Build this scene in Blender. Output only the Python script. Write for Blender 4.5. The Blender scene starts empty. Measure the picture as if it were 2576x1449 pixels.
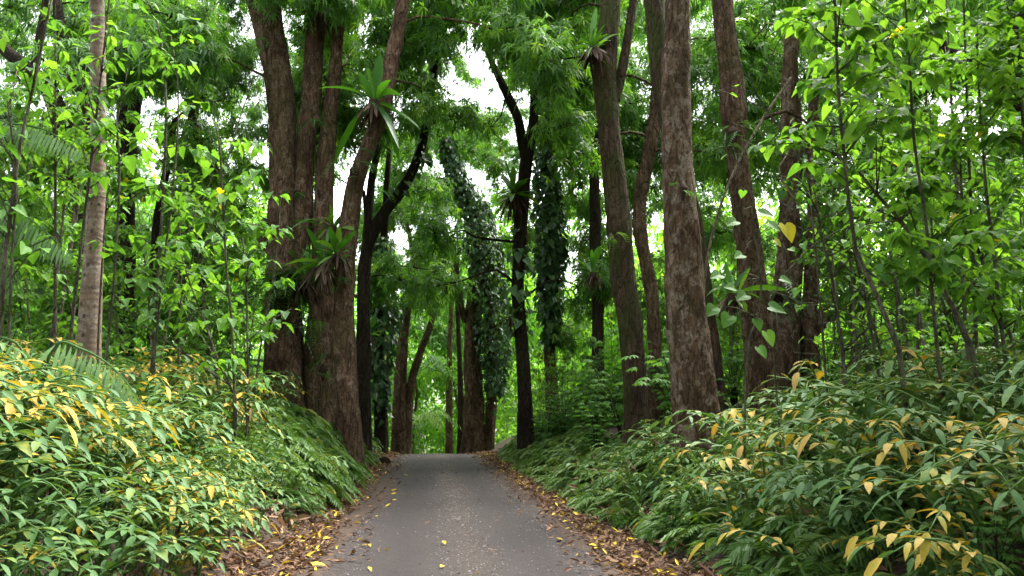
import bpy, math, random
import numpy as np
from mathutils import Vector, Matrix

rng = np.random.default_rng(7)
random.seed(7)
R = math.radians
scene = bpy.context.scene
COL = scene.collection

# ------------------------------------------------------------------ camera
FPX = 768.0                       # focal length in pixels of the 1024 px frame
CAM = np.array([0.0, 0.0, 1.7])
YAW, PITCH = R(6.165), R(9.1)
cd = bpy.data.cameras.new('camera')
cam = bpy.data.objects.new('camera', cd)
COL.objects.link(cam)
cam.location = CAM
cam.rotation_euler = (R(90) + PITCH, 0, -YAW)
cd.sensor_width = 36.0
cd.lens = 36.0 * FPX / 1024.0
cd.clip_start, cd.clip_end = 0.1, 3000
scene.camera = cam

# ------------------------------------------------------------------ sky, sun, exposure
SUN_EL, SUN_AZ = R(60), R(50)    # azimuth measured from the road direction (+Y) towards +X
world = bpy.data.worlds.new('World')
scene.world = world
world.use_nodes = True
wn = world.node_tree
bg = wn.nodes['Background']
sky = wn.nodes.new('ShaderNodeTexSky')
sky.sky_type = 'NISHITA'
sky.sun_disc = False
sky.sun_elevation, sky.sun_rotation = SUN_EL, SUN_AZ
sky.dust_density, sky.air_density = 4.0, 1.0
hs = wn.nodes.new('ShaderNodeHueSaturation')
hs.inputs['Saturation'].default_value = 0.22
wn.links.new(sky.outputs[0], hs.inputs['Color'])
wn.links.new(hs.outputs[0], bg.inputs['Color'])
bg.inputs['Strength'].default_value = 0.15

sl = bpy.data.lights.new('sun', 'SUN')
sl.energy, sl.angle, sl.color = 1.2, R(16), (1.0, 0.96, 0.88)
so = bpy.data.objects.new('sun', sl)
COL.objects.link(so)
sd = Vector((math.sin(SUN_AZ) * math.cos(SUN_EL), math.cos(SUN_AZ) * math.cos(SUN_EL), math.sin(SUN_EL)))
so.rotation_euler = sd.to_track_quat('Z', 'Y').to_euler()
so.location = (-10, 10, 40)

scene.view_settings.view_transform = 'Standard'
scene.view_settings.look = 'None'
scene.view_settings.gamma = 1
scene.view_settings.exposure = 2.92
cy = scene.cycles
cy.max_bounces, cy.diffuse_bounces, cy.glossy_bounces, cy.transmission_bounces = 12, 8, 2, 10
cy.use_denoising = True
cy.caustics_reflective = cy.caustics_refractive = False

# ------------------------------------------------------------------ geometry helpers
RIGHT = np.array([math.cos(YAW), -math.sin(YAW), 0])
FWD = np.array([math.sin(YAW) * math.cos(PITCH), math.cos(YAW) * math.cos(PITCH), math.sin(PITCH)])
UP = np.array([-math.sin(YAW) * math.sin(PITCH), -math.cos(YAW) * math.sin(PITCH), math.cos(PITCH)])
DSP = 1024.0 / 2576.0             # the photograph was measured on a 2576 px wide print


def at(u, v, Y):
    """world point at distance Y along the road that is seen at (u, v) of the print"""
    d = RIGHT * (u * DSP - 512) / FPX + UP * (288 - v * DSP) / FPX + FWD
    return CAM + d * (Y / d[1])


def width(w, p):
    return w * DSP * float(np.dot(np.asarray(p) - CAM, FWD)) / FPX


def project(p):
    q = np.asarray(p) - CAM
    z = q @ FWD
    return (512 + FPX * (q @ RIGHT) / z) / DSP, (288 - FPX * (q @ UP) / z) / DSP


def crest(y):
    t = np.maximum(np.asarray(y, float) - 28, 0)
    return -np.where(t < 14, 0.004 * t * t, 0.784 + 0.112 * np.minimum(t - 14, 60))


_wv = [(rng.uniform(.15, 1.3), rng.uniform(.15, 1.3), rng.uniform(0, 6.28), rng.choice([-1, 1])) for _ in range(9)]


def wob(x, y):
    s = 0
    for a, b, c, d in _wv:
        s = s + np.sin(a * x + d * b * y + c) / (1 + a + b)
    return s / 3.0


def ground_z(x, y):
    x = np.asarray(x, float); y = np.asarray(y, float)
    zl = np.interp(-x, [1.05, 1.6, 2.1, 2.7, 3.5, 5.0, 7.0, 12, 40], [0, .06, .48, .95, 1.35, 1.65, 1.85, 2.0, 2.2])
    zr = np.interp(x, [1.88, 2.75, 3.5, 4.5, 6.0, 8.0, 12, 40], [0, .07, .48, .92, 1.35, 1.75, 2.0, 2.2])
    z = np.where(x < 0, zl, zr)
    off = np.clip(np.maximum(-x - 1.6, x - 2.5), 0, 1.5) / 1.5
    z = z + .5 * np.exp(-((x + 3.3) / 1.5) ** 2 - ((y - 17.5) / 3.5) ** 2)
    return z + off * wob(x, y) * .28 + crest(y)


class Acc:
    """collects vertices and faces and links them as ONE mesh object"""
    def __init__(self):
        self.v, self.f, self.sz, self.t, self.m, self.n = [], [], [], [], [], 0

    def add(self, verts, faces_list, tint=0.5, mat=0):
        """faces_list: list of int arrays (nf, k)"""
        verts = np.asarray(verts, float).reshape(-1, 3)
        self.v.append(verts)
        self.t.append(np.broadcast_to(np.asarray(tint, float), (len(verts),)).astype(float))
        for fa in faces_list:
            fa = np.asarray(fa, int)
            self.f.append((fa + self.n).ravel())
            self.sz.append(np.full(len(fa), fa.shape[1]))
            self.m.append(np.full(len(fa), mat))
        self.n += len(verts)

    def merged(self):
        return (np.concatenate(self.v), np.concatenate(self.f), np.concatenate(self.sz),
                np.concatenate(self.t), np.concatenate(self.m))

    def add_merged(self, mg, M, offs, dt=0.0):
        v, f, sz, t, m = mg
        self.v.append(v @ M.T + offs)
        self.f.append(f + self.n); self.sz.append(sz); self.m.append(m)
        self.t.append(np.clip(t + dt, 0, 1)); self.n += len(v)

    def mesh(self, name, mats, smooth=False):
        v, f, sz, t, m = self.merged()
        me = bpy.data.meshes.new(name)
        me.vertices.add(len(v)); me.vertices.foreach_set('co', v.astype(np.float32).ravel())
        me.loops.add(len(f)); me.loops.foreach_set('vertex_index', f.astype(np.int32))
        me.polygons.add(len(sz))
        st = np.concatenate([[0], np.cumsum(sz)[:-1]])
        me.polygons.foreach_set('loop_start', st.astype(np.int32))
        me.polygons.foreach_set('material_index', m.astype(np.int32))
        me.polygons.foreach_set('use_smooth', np.full(len(sz), smooth, bool))
        a = me.attributes.new('tint', 'FLOAT', 'POINT')
        a.data.foreach_set('value', t.astype(np.float32))
        for mt in (mats if isinstance(mats, (list, tuple)) else [mats]):
            me.materials.append(mt)
        me.update(calc_edges=True)
        return me

    def build(self, name, mats, parent=None, smooth=False, loc=None):
        return obj(name, self.mesh(name, mats, smooth), parent, loc)


def obj(name, me, parent=None, loc=None):
    o = bpy.data.objects.new(name, me)
    COL.objects.link(o)
    if parent is not None:
        o.parent = parent
    if loc is not None:
        o.location = loc
    return o


def tag(o, label=None, cat=None, group=None, kind=None):
    if label: o['label'] = label
    if cat: o['category'] = cat
    if group: o['group'] = group
    if kind: o['kind'] = kind
    return o


def thing(name, loc, label, cat, group=None):
    o = bpy.data.objects.new(name, None)
    COL.objects.link(o)
    o.empty_display_size = .2
    o.location = loc
    return tag(o, label, cat, group)


def rotz(a):
    c, s = math.cos(a), math.sin(a)
    return np.array([[c, -s, 0], [s, c, 0], [0, 0, 1.0]])


def norm(a):
    a = np.asarray(a, float)
    return a / np.maximum(np.linalg.norm(a, axis=-1, keepdims=True), 1e-9)


def leaf_tpl(rows):
    """rows: (t, half width, edge lift); a blade with a midrib"""
    vs, fs3, fs4, prev = [], [], [], None
    for t, s, h in rows:
        if s == 0:
            vs.append((t, 0, 0)); cur = (len(vs) - 1,)
        else:
            vs += [(t, s, h), (t, 0, 0), (t, -s, h)]
            n = len(vs); cur = (n - 3, n - 2, n - 1)
        if prev:
            if len(prev) == 1 and len(cur) == 3:
                fs3 += [(prev[0], cur[1], cur[0]), (prev[0], cur[2], cur[1])]
            elif len(prev) == 3 and len(cur) == 1:
                fs3 += [(prev[0], prev[1], cur[0]), (prev[1], prev[2], cur[0])]
            else:
                fs4 += [(prev[0], prev[1], cur[1], cur[0]), (prev[1], prev[2], cur[2], cur[1])]
        prev = cur
    return np.array(vs, float), [np.array(f) for f in (fs3, fs4) if f]


T_LANCE = (np.array([(0, 0, 0), (.32, 1, .0), (.32, -1, 0), (.68, .85, 0), (.68, -.85, 0), (1, 0, 0)], float),
           [np.array([(0, 2, 1), (3, 4, 5)]), np.array([(1, 2, 4, 3)])])
T_DIAM = (np.array([(0, 0, 0), (.42, 1, 0), (.42, -1, 0), (1, 0, 0)], float), [np.array([(0, 2, 3, 1)])])
T_GINGER = leaf_tpl([(0, 0, 0), (.16, .62, .10), (.42, 1, .16), (.7, .8, .12), (1, 0, 0)])
T_STRAP = leaf_tpl([(0, .12, .02), (.12, .35, .1), (.3, .8, .16), (.5, 1, .17), (.7, .92, .14), (.88, .55, .08), (1, 0, 0)])
_h = [(.14, 0, 0), (0, .38, .02), (.06, .78, .07), (.28, 1, .11), (.52, .86, .09), (.78, .5, .04), (1.05, 0, -.03), (.5, 0, 0)]
T_HEART = (np.array(_h + [(t, -s, h) for t, s, h in _h[1:6]], float),
           [np.array([(0, 1, 2, 3, 7), (0, 7, 10, 9, 8)]), np.array([(7, 3, 4, 5, 6), (7, 6, 12, 11, 10)])])


def leaves(acc, tpl, P, D, N, L, W, droop=0.25, tint=0.5, tip=0.0, edge=0.0, mat=0):
    P = np.asarray(P, float).reshape(-1, 3)
    n = len(P)
    D = norm(np.broadcast_to(D, (n, 3))); N = np.broadcast_to(np.asarray(N, float), (n, 3))
    b = lambda a: np.broadcast_to(np.asarray(a, float), (n,))[:, None]
    L, W, droop, tint, tip, edge = map(b, (L, W, droop, tint, tip, edge))
    S = norm(np.cross(D, N)); N2 = np.cross(S, D)
    tv, fs = tpl
    t, s, h = tv[:, 0][None, :], tv[:, 1][None, :], tv[:, 2][None, :]
    V = (P[:, None] + D[:, None] * (t * L)[..., None] + S[:, None] * (s * W / 2)[..., None]
         + N2[:, None] * (h * W)[..., None])
    V[..., 2] -= droop * L * t * t
    tn = np.clip(tint + tip * t ** 2 + edge * np.abs(s), 0, 1)
    k = len(tv)
    off = (np.arange(n) * k)[:, None, None]
    acc.add(V.reshape(-1, 3), [(f[None] + off).reshape(-1, f.shape[1]) for f in fs], tn.ravel(), mat)


def spline(pts, rad, step):
    pts = np.asarray(pts, float); rad = np.asarray(rad, float)
    if len(pts) == 2:
        n = max(2, int(np.linalg.norm(pts[1] - pts[0]) / step) + 1)
        t = np.linspace(0, 1, n)[:, None]
        return pts[0] * (1 - t) + pts[1] * t, rad[0] * (1 - t[:, 0]) + rad[1] * t[:, 0]
    P = np.vstack([2 * pts[0] - pts[1], pts, 2 * pts[-1] - pts[-2]])
    out, ro = [], []
    for i in range(1, len(P) - 2):
        p0, p1, p2, p3 = P[i - 1:i + 3]
        n = max(1, int(np.linalg.norm(p2 - p1) / step))
        for t in np.arange(n) / n:
            out.append(.5 * ((2 * p1) + (-p0 + p2) * t + (2 * p0 - 5 * p1 + 4 * p2 - p3) * t ** 2 + (-p0 + 3 * p1 - 3 * p2 + p3) * t ** 3))
            ro.append(rad[i - 1] * (1 - t) + rad[i] * t)
    out.append(pts[-1]); ro.append(rad[-1])
    return np.array(out), np.array(ro)


def tube(acc, pts, rad, seg=20, step=.22, rough=.08, flute=0.0, flare=0.0, tint=0.5, mat=0):
    """a tapering, slightly lumpy limb along a smooth path"""
    C, r = spline(pts, rad, step)
    n = len(C)
    T = norm(np.gradient(C, axis=0))
    ref = np.array([0.13, 1.0, 0.07]) if abs(T[:, 1]).mean() < .8 else np.array([1.0, .1, .2])
    A = norm(np.cross(T, ref)); B = np.cross(T, A)
    th = np.linspace(0, 2 * math.pi, seg, endpoint=False)[None]
    s = np.concatenate([[0], np.cumsum(np.linalg.norm(np.diff(C, axis=0), axis=1))])[:, None]
    m = np.ones((n, seg))
    if rough > 0:
        for k in (1, 2, 3, 5, 7):
            for _ in range(2):
                f = rng.uniform(.5, 3.2) * (1 + k * .25)
                m += rough * rng.uniform(.3, 1) / (k ** .6) * np.cos(k * th + rng.uniform(0, 6.28) + .6 * np.sin(s * .7 + rng.uniform(0, 6))) * np.sin(f * s + rng.uniform(0, 6.28))
        m += rng.normal(0, rough * .16, m.shape)
        if seg >= 24:                                   # bark ridges, pits and old branch scars
            for _ in range(26):
                k = int(rng.integers(5, 17)); f = rng.uniform(2, 9)
                m += rough * .13 * np.cos(k * th + rng.uniform(0, 6.28) + .8 * np.sin(s * rng.uniform(.5, 2.5))) * np.sin(f * s + rng.uniform(0, 6.28))
            for _ in range(int(len(C) * .10)):
                i0, t0 = rng.integers(0, n), rng.uniform(0, 6.28)
                m += rng.uniform(-.08, .14) * np.exp(-((s - s[i0]) / rng.uniform(.06, .16)) ** 2 - ((np.angle(np.exp(1j * (th - t0)))) / rng.uniform(.2, .5)) ** 2)
    if flute > 0:
        fade = .35 + .65 * np.exp(-s / 3.0)
        for k in (3, 4, 5, 7):
            m += flute * rng.uniform(.4, 1) * np.cos(k * th + rng.uniform(0, 6.28) + .25 * np.sin(s * .5)) * fade
    if flare > 0:
        m *= 1 + flare * np.exp(-s / .55) * (1 + .45 * np.cos(5 * th + 1.3) + .3 * np.cos(3 * th + .4))
    rr = r[:, None] * m
    V = C[:, None] + A[:, None] * (rr * np.cos(th))[..., None] + B[:, None] * (rr * np.sin(th))[..., None]
    i = np.arange(n - 1)[:, None] * seg; j = np.arange(seg)[None]; j2 = (j + 1) % seg
    q = np.stack([i + j, i + j2, i + seg + j2, i + seg + j], -1).reshape(-1, 4)
    caps = [np.arange(seg)[None, ::-1], (n - 1) * seg + np.arange(seg)[None]]
    acc.add(V.reshape(-1, 3), [q] + caps, tint, mat)
    return C, r


# ------------------------------------------------------------------ materials
def new_mat(name):
    m = bpy.data.materials.new(name); m.use_nodes = True
    nt = m.node_tree; nt.nodes.clear()
    out = nt.nodes.new('ShaderNodeOutputMaterial')
    return m, nt, out


def ramp(nt, stops, fac):
    r = nt.nodes.new('ShaderNodeValToRGB')
    e = r.color_ramp.elements
    while len(e) < len(stops): e.new(.5)
    for el, (p, c) in zip(e, stops):
        el.position = p; el.color = (*c, 1)
    nt.links.new(fac, r.inputs[0])
    return r.outputs[0]


def noise(nt, scale, detail=4, rough=.55, vec=None, dist=0.0):
    n = nt.nodes.new('ShaderNodeTexNoise')
    n.inputs['Scale'].default_value = scale; n.inputs['Detail'].default_value = detail
    n.inputs['Roughness'].default_value = rough; n.inputs['Distortion'].default_value = dist
    if vec is not None: nt.links.new(vec, n.inputs['Vector'])
    return n.outputs[0]


def mapping(nt, scale, src='Object'):
    tc = nt.nodes.new('ShaderNodeTexCoord'); mp = nt.nodes.new('ShaderNodeMapping')
    mp.inputs['Scale'].default_value = scale
    nt.links.new(tc.outputs[src], mp.inputs[0])
    return mp.outputs[0]


def math_(nt, op, a, b=0.0, clamp=False):
    n = nt.nodes.new('ShaderNodeMath'); n.operation = op; n.use_clamp = clamp
    for i, x in enumerate((a, b)):
        if isinstance(x, (int, float)): n.inputs[i].default_value = x
        else: nt.links.new(x, n.inputs[i])
    return n.outputs[0]


def mixc(nt, f, a, b, blend='MIX'):
    n = nt.nodes.new('ShaderNodeMix'); n.data_type = 'RGBA'; n.blend_type = blend
    for i, x in zip((0, 6, 7), (f, a, b)):
        if isinstance(x, (int, float)): n.inputs[i].default_value = x
        elif isinstance(x, tuple): n.inputs[i].default_value = (*x, 1)
        else: nt.links.new(x, n.inputs[i])
    return n.outputs[2]


def leaf_mat(name, stops, trans=.35, warm=(1.25, 1.15, .45), rough=.5, spec=.3, vary=.12, patch=0.12, pscale=9.0):
    m, nt, out = new_mat(name)
    at_ = nt.nodes.new('ShaderNodeAttribute'); at_.attribute_name = 'tint'
    oi = nt.nodes.new('ShaderNodeObjectInfo')
    f = math_(nt, 'ADD', at_.outputs['Fac'], math_(nt, 'MULTIPLY', math_(nt, 'SUBTRACT', oi.outputs['Random'], .5), vary * 2))
    if patch:
        n = noise(nt, pscale, 4, .7, mapping(nt, (1, 1, 1)))
        f = math_(nt, 'ADD', f, math_(nt, 'MULTIPLY', math_(nt, 'SUBTRACT', n, .5), patch * 2), True)
    c = ramp(nt, stops, f)
    p = nt.nodes.new('ShaderNodeBsdfPrincipled')
    p.inputs['Roughness'].default_value = rough
    p.inputs['Specular IOR Level'].default_value = spec
    nt.links.new(c, p.inputs['Base Color'])
    tr = nt.nodes.new('ShaderNodeBsdfTranslucent')
    nt.links.new(mixc(nt, 1.0, c, warm, 'MULTIPLY'), tr.inputs['Color'])
    ms = nt.nodes.new('ShaderNodeMixShader'); ms.inputs[0].default_value = trans
    nt.links.new(p.outputs[0], ms.inputs[1]); nt.links.new(tr.outputs[0], ms.inputs[2])
    nt.links.new(ms.outputs[0], out.inputs['Surface'])
    return m


M_MANGO = leaf_mat('mango_leaf', [(0, (.028, .09, .02)), (.45, (.078, .2, .036)), (.8, (.15, .31, .05)), (1, (.25, .38, .06))], .56, (1.38, 1.4, .42), .42, .4)
M_BROAD = leaf_mat('broad_leaf', [(0, (.035, .105, .024)), (.5, (.08, .2, .034)), (.86, (.15, .31, .048)), (.955, (.17, .33, .05)), (1, (.45, .38, .03))], .5, (1.36, 1.3, .42), .55, .2, .05, .07, 30.0)
M_FOREST = leaf_mat('forest_leaf', [(0, (.065, .17, .035)), (.5, (.15, .33, .055)), (1, (.27, .46, .07))], .6, (1.35, 1.4, .45), .5, .25, .05)
M_GINGER = leaf_mat('ginger_leaf', [(0, (.024, .075, .02)), (.38, (.07, .155, .04)), (.52, (.16, .22, .04)), (.68, (.38, .285, .035)), (.8, (.36, .25, .045)), (.88, (.3, .19, .055)), (1, (.22, .125, .055))], .28, (1.3, 1.15, .5), .58, .22, .05, .24, 26.0)
M_FERN = leaf_mat('fern_leaf', [(0, (.03, .08, .018)), (.5, (.075, .155, .03)), (.85, (.15, .23, .045)), (1, (.28, .2, .08))], .36, (1.2, 1.2, .5), .5, .25, .12)
M_NEST = leaf_mat('nest_fern_leaf', [(0, (.025, .09, .015)), (.5, (.05, .155, .022)), (.85, (.12, .24, .035)), (1, (.3, .26, .05))], .42, (1.3, 1.3, .35), .4, .4, .1)
M_DEAD = leaf_mat('dead_leaf', [(0, (.035, .022, .014)), (.5, (.085, .058, .04)), (1, (.25, .2, .15))], .15, (1.2, 1, .7), .8, .1)
M_VINE = leaf_mat('vine_leaf', [(0, (.02, .065, .02)), (.5, (.06, .145, .042)), (1, (.17, .28, .08))], .3, (1.2, 1.2, .5), .33, .5)
M_PALM = leaf_mat('palm_leaf', [(0, (.03, .085, .025)), (.5, (.085, .16, .055)), (1, (.18, .27, .1))], .4, (1.2, 1.2, .5), .7, .1)
M_LITTER = leaf_mat('litter_leaf', [(0, (.05, .028, .018)), (.45, (.14, .075, .042)), (.78, (.3, .19, .12)), (.86, (.55, .38, .04)), (1, (.62, .45, .04))], .12, (1.1, 1, .6), .7, .2, 0, .05)


def bark(name, dark, mid, pale, pale_amt=.5, moss=.0, stretch=.22):
    m, nt, out = new_mat(name)
    v1 = mapping(nt, (1, 1, stretch)); v0 = mapping(nt, (1, 1, .5)); v2 = mapping(nt, (1, 1, .8))
    n1 = noise(nt, 11, 9, .78, v1, .5)                # vertical fissures
    n2 = noise(nt, 2.2, 6, .7, v0, .6)                # large stains
    n3 = noise(nt, 24, 6, .75, v2)                    # flakes
    n4 = noise(nt, 5.5, 7, .72, v2, .8)               # lichen blotches
    c = ramp(nt, [(.34, dark), (.50, mid), (.72, tuple(1.5 * q for q in mid))], n1)
    nz = nt.nodes.new('ShaderNodeTexNoise'); nz.inputs['Scale'].default_value = 4; nz.inputs['Detail'].default_value = 5
    nt.links.new(v1, nz.inputs['Vector'])
    wv = nt.nodes.new('ShaderNodeVectorMath'); wv.operation = 'MULTIPLY_ADD'; wv.inputs[1].default_value = (.22, .22, .22)
    nt.links.new(nz.outputs['Color'], wv.inputs[0]); nt.links.new(v1, wv.inputs[2])
    vo = nt.nodes.new('ShaderNodeTexVoronoi'); vo.feature = 'DISTANCE_TO_EDGE'; vo.inputs['Scale'].default_value = 8.5
    nt.links.new(wv.outputs[0], vo.inputs['Vector'])
    fis = ramp(nt, [(.0, (1, 1, 1)), (.11, (0, 0, 0))], vo.outputs['Distance'])      # fissures between the plates
    c = mixc(nt, math_(nt, 'MULTIPLY', fis, .6), c, tuple(q * .6 for q in dark))
    st = ramp(nt, [(.38, (1, 1, 1)), (.55, (0, 0, 0))], n2)
    c = mixc(nt, math_(nt, 'MULTIPLY', st, .72), c, dark)
    pf = ramp(nt, [(.60 - .1 * pale_amt, (0, 0, 0)), (.67 - .1 * pale_amt, (1, 1, 1))], math_(nt, 'ADD', math_(nt, 'MULTIPLY', n4, .65), math_(nt, 'MULTIPLY', n2, .35)))
    c = mixc(nt, math_(nt, 'MULTIPLY', math_(nt, 'MULTIPLY', pf, n3), 1.5 * pale_amt, True), c, pale)
    pits = ramp(nt, [(.38, (1, 1, 1)), (.46, (0, 0, 0))], n3)
    c = mixc(nt, math_(nt, 'MULTIPLY', pits, .75), c, tuple(q * .4 for q in dark))
    if moss:
        mf = ramp(nt, [(.44, (0, 0, 0)), (.6, (1, 1, 1))], noise(nt, 1.5, 7, .72, v0))
        c = mixc(nt, math_(nt, 'MULTIPLY', mf, moss), c, (.05, .07, .014))
    p = nt.nodes.new('ShaderNodeBsdfPrincipled')
    p.inputs['Roughness'].default_value = .92; p.inputs['Specular IOR Level'].default_value = .12
    nt.links.new(c, p.inputs['Base Color'])
    b = nt.nodes.new('ShaderNodeBump'); b.inputs['Strength'].default_value = 1.0; b.inputs['Distance'].default_value = .16
    nt.links.new(math_(nt, 'ADD', n1, math_(nt, 'ADD', math_(nt, 'MULTIPLY', n3, .5), math_(nt, 'SUBTRACT', math_(nt, 'MULTIPLY', n4, .4), math_(nt, 'MULTIPLY', fis, .45)))), b.inputs['Height'])
    nt.links.new(b.outputs[0], p.inputs['Normal'])
    nt.links.new(p.outputs[0], out.inputs['Surface'])
    return m


M_BARK = bark('brown_bark', (.04, .023, .014), (.185, .108, .066), (.33, .25, .185), .8, .35)
M_BARK_PALE = bark('pale_bark', (.055, .033, .021), (.2, .12, .075), (.4, .32, .25), .95, .25)
M_BARK_MOSS = bark('mossy_bark', (.026, .017, .011), (.105, .066, .04), (.24, .18, .13), .5, .75)
M_BARK_DARK = bark('dark_bark', (.016, .011, .008), (.05, .034, .024), (.12, .09, .07), .3, .2)
M_STICK = bark('sapling_bark', (.07, .068, .045), (.18, .17, .11), (.32, .3, .23), .6, .3)
M_STICK_PALE = bark('bare_pole_bark', (.12, .095, .06), (.3, .25, .17), (.45, .4, .3), .6, 0)
M_TWIG = bark('twig_bark', (.03, .025, .015), (.07, .058, .034), (.12, .1, .07), .3, .2)


def ringed_bark():
    m, nt, out = new_mat('ringed_trunk_bark')
    v = mapping(nt, (1, 1, 1)); v1 = mapping(nt, (.6, .6, 3.0))
    n1 = noise(nt, 3, 6, .65, v1, .4); n2 = noise(nt, 1.6, 4, .6, v); n3 = noise(nt, 22, 5, .7, v)
    c = ramp(nt, [(.3, (.06, .036, .024)), (.62, (.17, .11, .075))], n1)
    pf = ramp(nt, [(.5, (0, 0, 0)), (.64, (1, 1, 1))], math_(nt, 'ADD', math_(nt, 'MULTIPLY', n2, .6), math_(nt, 'MULTIPLY', n3, .4)))
    c = mixc(nt, math_(nt, 'MULTIPLY', pf, .6), c, (.36, .33, .29))
    vo = nt.nodes.new('ShaderNodeTexVoronoi'); vo.inputs['Scale'].default_value = 7
    nt.links.new(mapping(nt, (1, 1, .8)), vo.inputs['Vector'])
    spots = ramp(nt, [(.15, (1, 1, 1)), (.24, (0, 0, 0))], vo.outputs['Distance'])
    c = mixc(nt, math_(nt, 'MULTIPLY', spots, .9), c, (.03, .018, .012))
    p = nt.nodes.new('ShaderNodeBsdfPrincipled'); p.inputs['Roughness'].default_value = .85
    nt.links.new(c, p.inputs['Base Color'])
    w = nt.nodes.new('ShaderNodeTexWave'); w.bands_direction = 'Z'; w.inputs['Scale'].default_value = 3.2
    w.inputs['Distortion'].default_value = 1.5; nt.links.new(v, w.inputs['Vector'])
    b = nt.nodes.new('ShaderNodeBump'); b.inputs['Strength'].default_value = .5; b.inputs['Distance'].default_value = .02
    nt.links.new(math_(nt, 'ADD', math_(nt, 'MULTIPLY', w.outputs[1], .3), n3), b.inputs['Height']); nt.links.new(b.outputs[0], p.inputs['Normal'])
    nt.links.new(p.outputs[0], out.inputs['Surface'])
    return m


M_RINGED = ringed_bark()


def soil_mat():
    m, nt, out = new_mat('forest_soil')
    v = mapping(nt, (1, 1, 1))
    n1 = noise(nt, 1.5, 6, .6, v); n2 = noise(nt, 18, 5, .7, v)
    c = ramp(nt, [(.3, (.018, .012, .008)), (.55, (.05, .03, .018)), (.75, (.1, .06, .036))], math_(nt, 'ADD', math_(nt, 'MULTIPLY', n1, .5), math_(nt, 'MULTIPLY', n2, .5)))
    p = nt.nodes.new('ShaderNodeBsdfPrincipled'); p.inputs['Roughness'].default_value = .95
    nt.links.new(c, p.inputs['Base Color'])
    b = nt.nodes.new('ShaderNodeBump'); b.inputs['Strength'].default_value = .8; b.inputs['Distance'].default_value = .05
    nt.links.new(n2, b.inputs['Height']); nt.links.new(b.outputs[0], p.inputs['Normal'])
    nt.links.new(p.outputs[0], out.inputs['Surface'])
    return m


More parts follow.
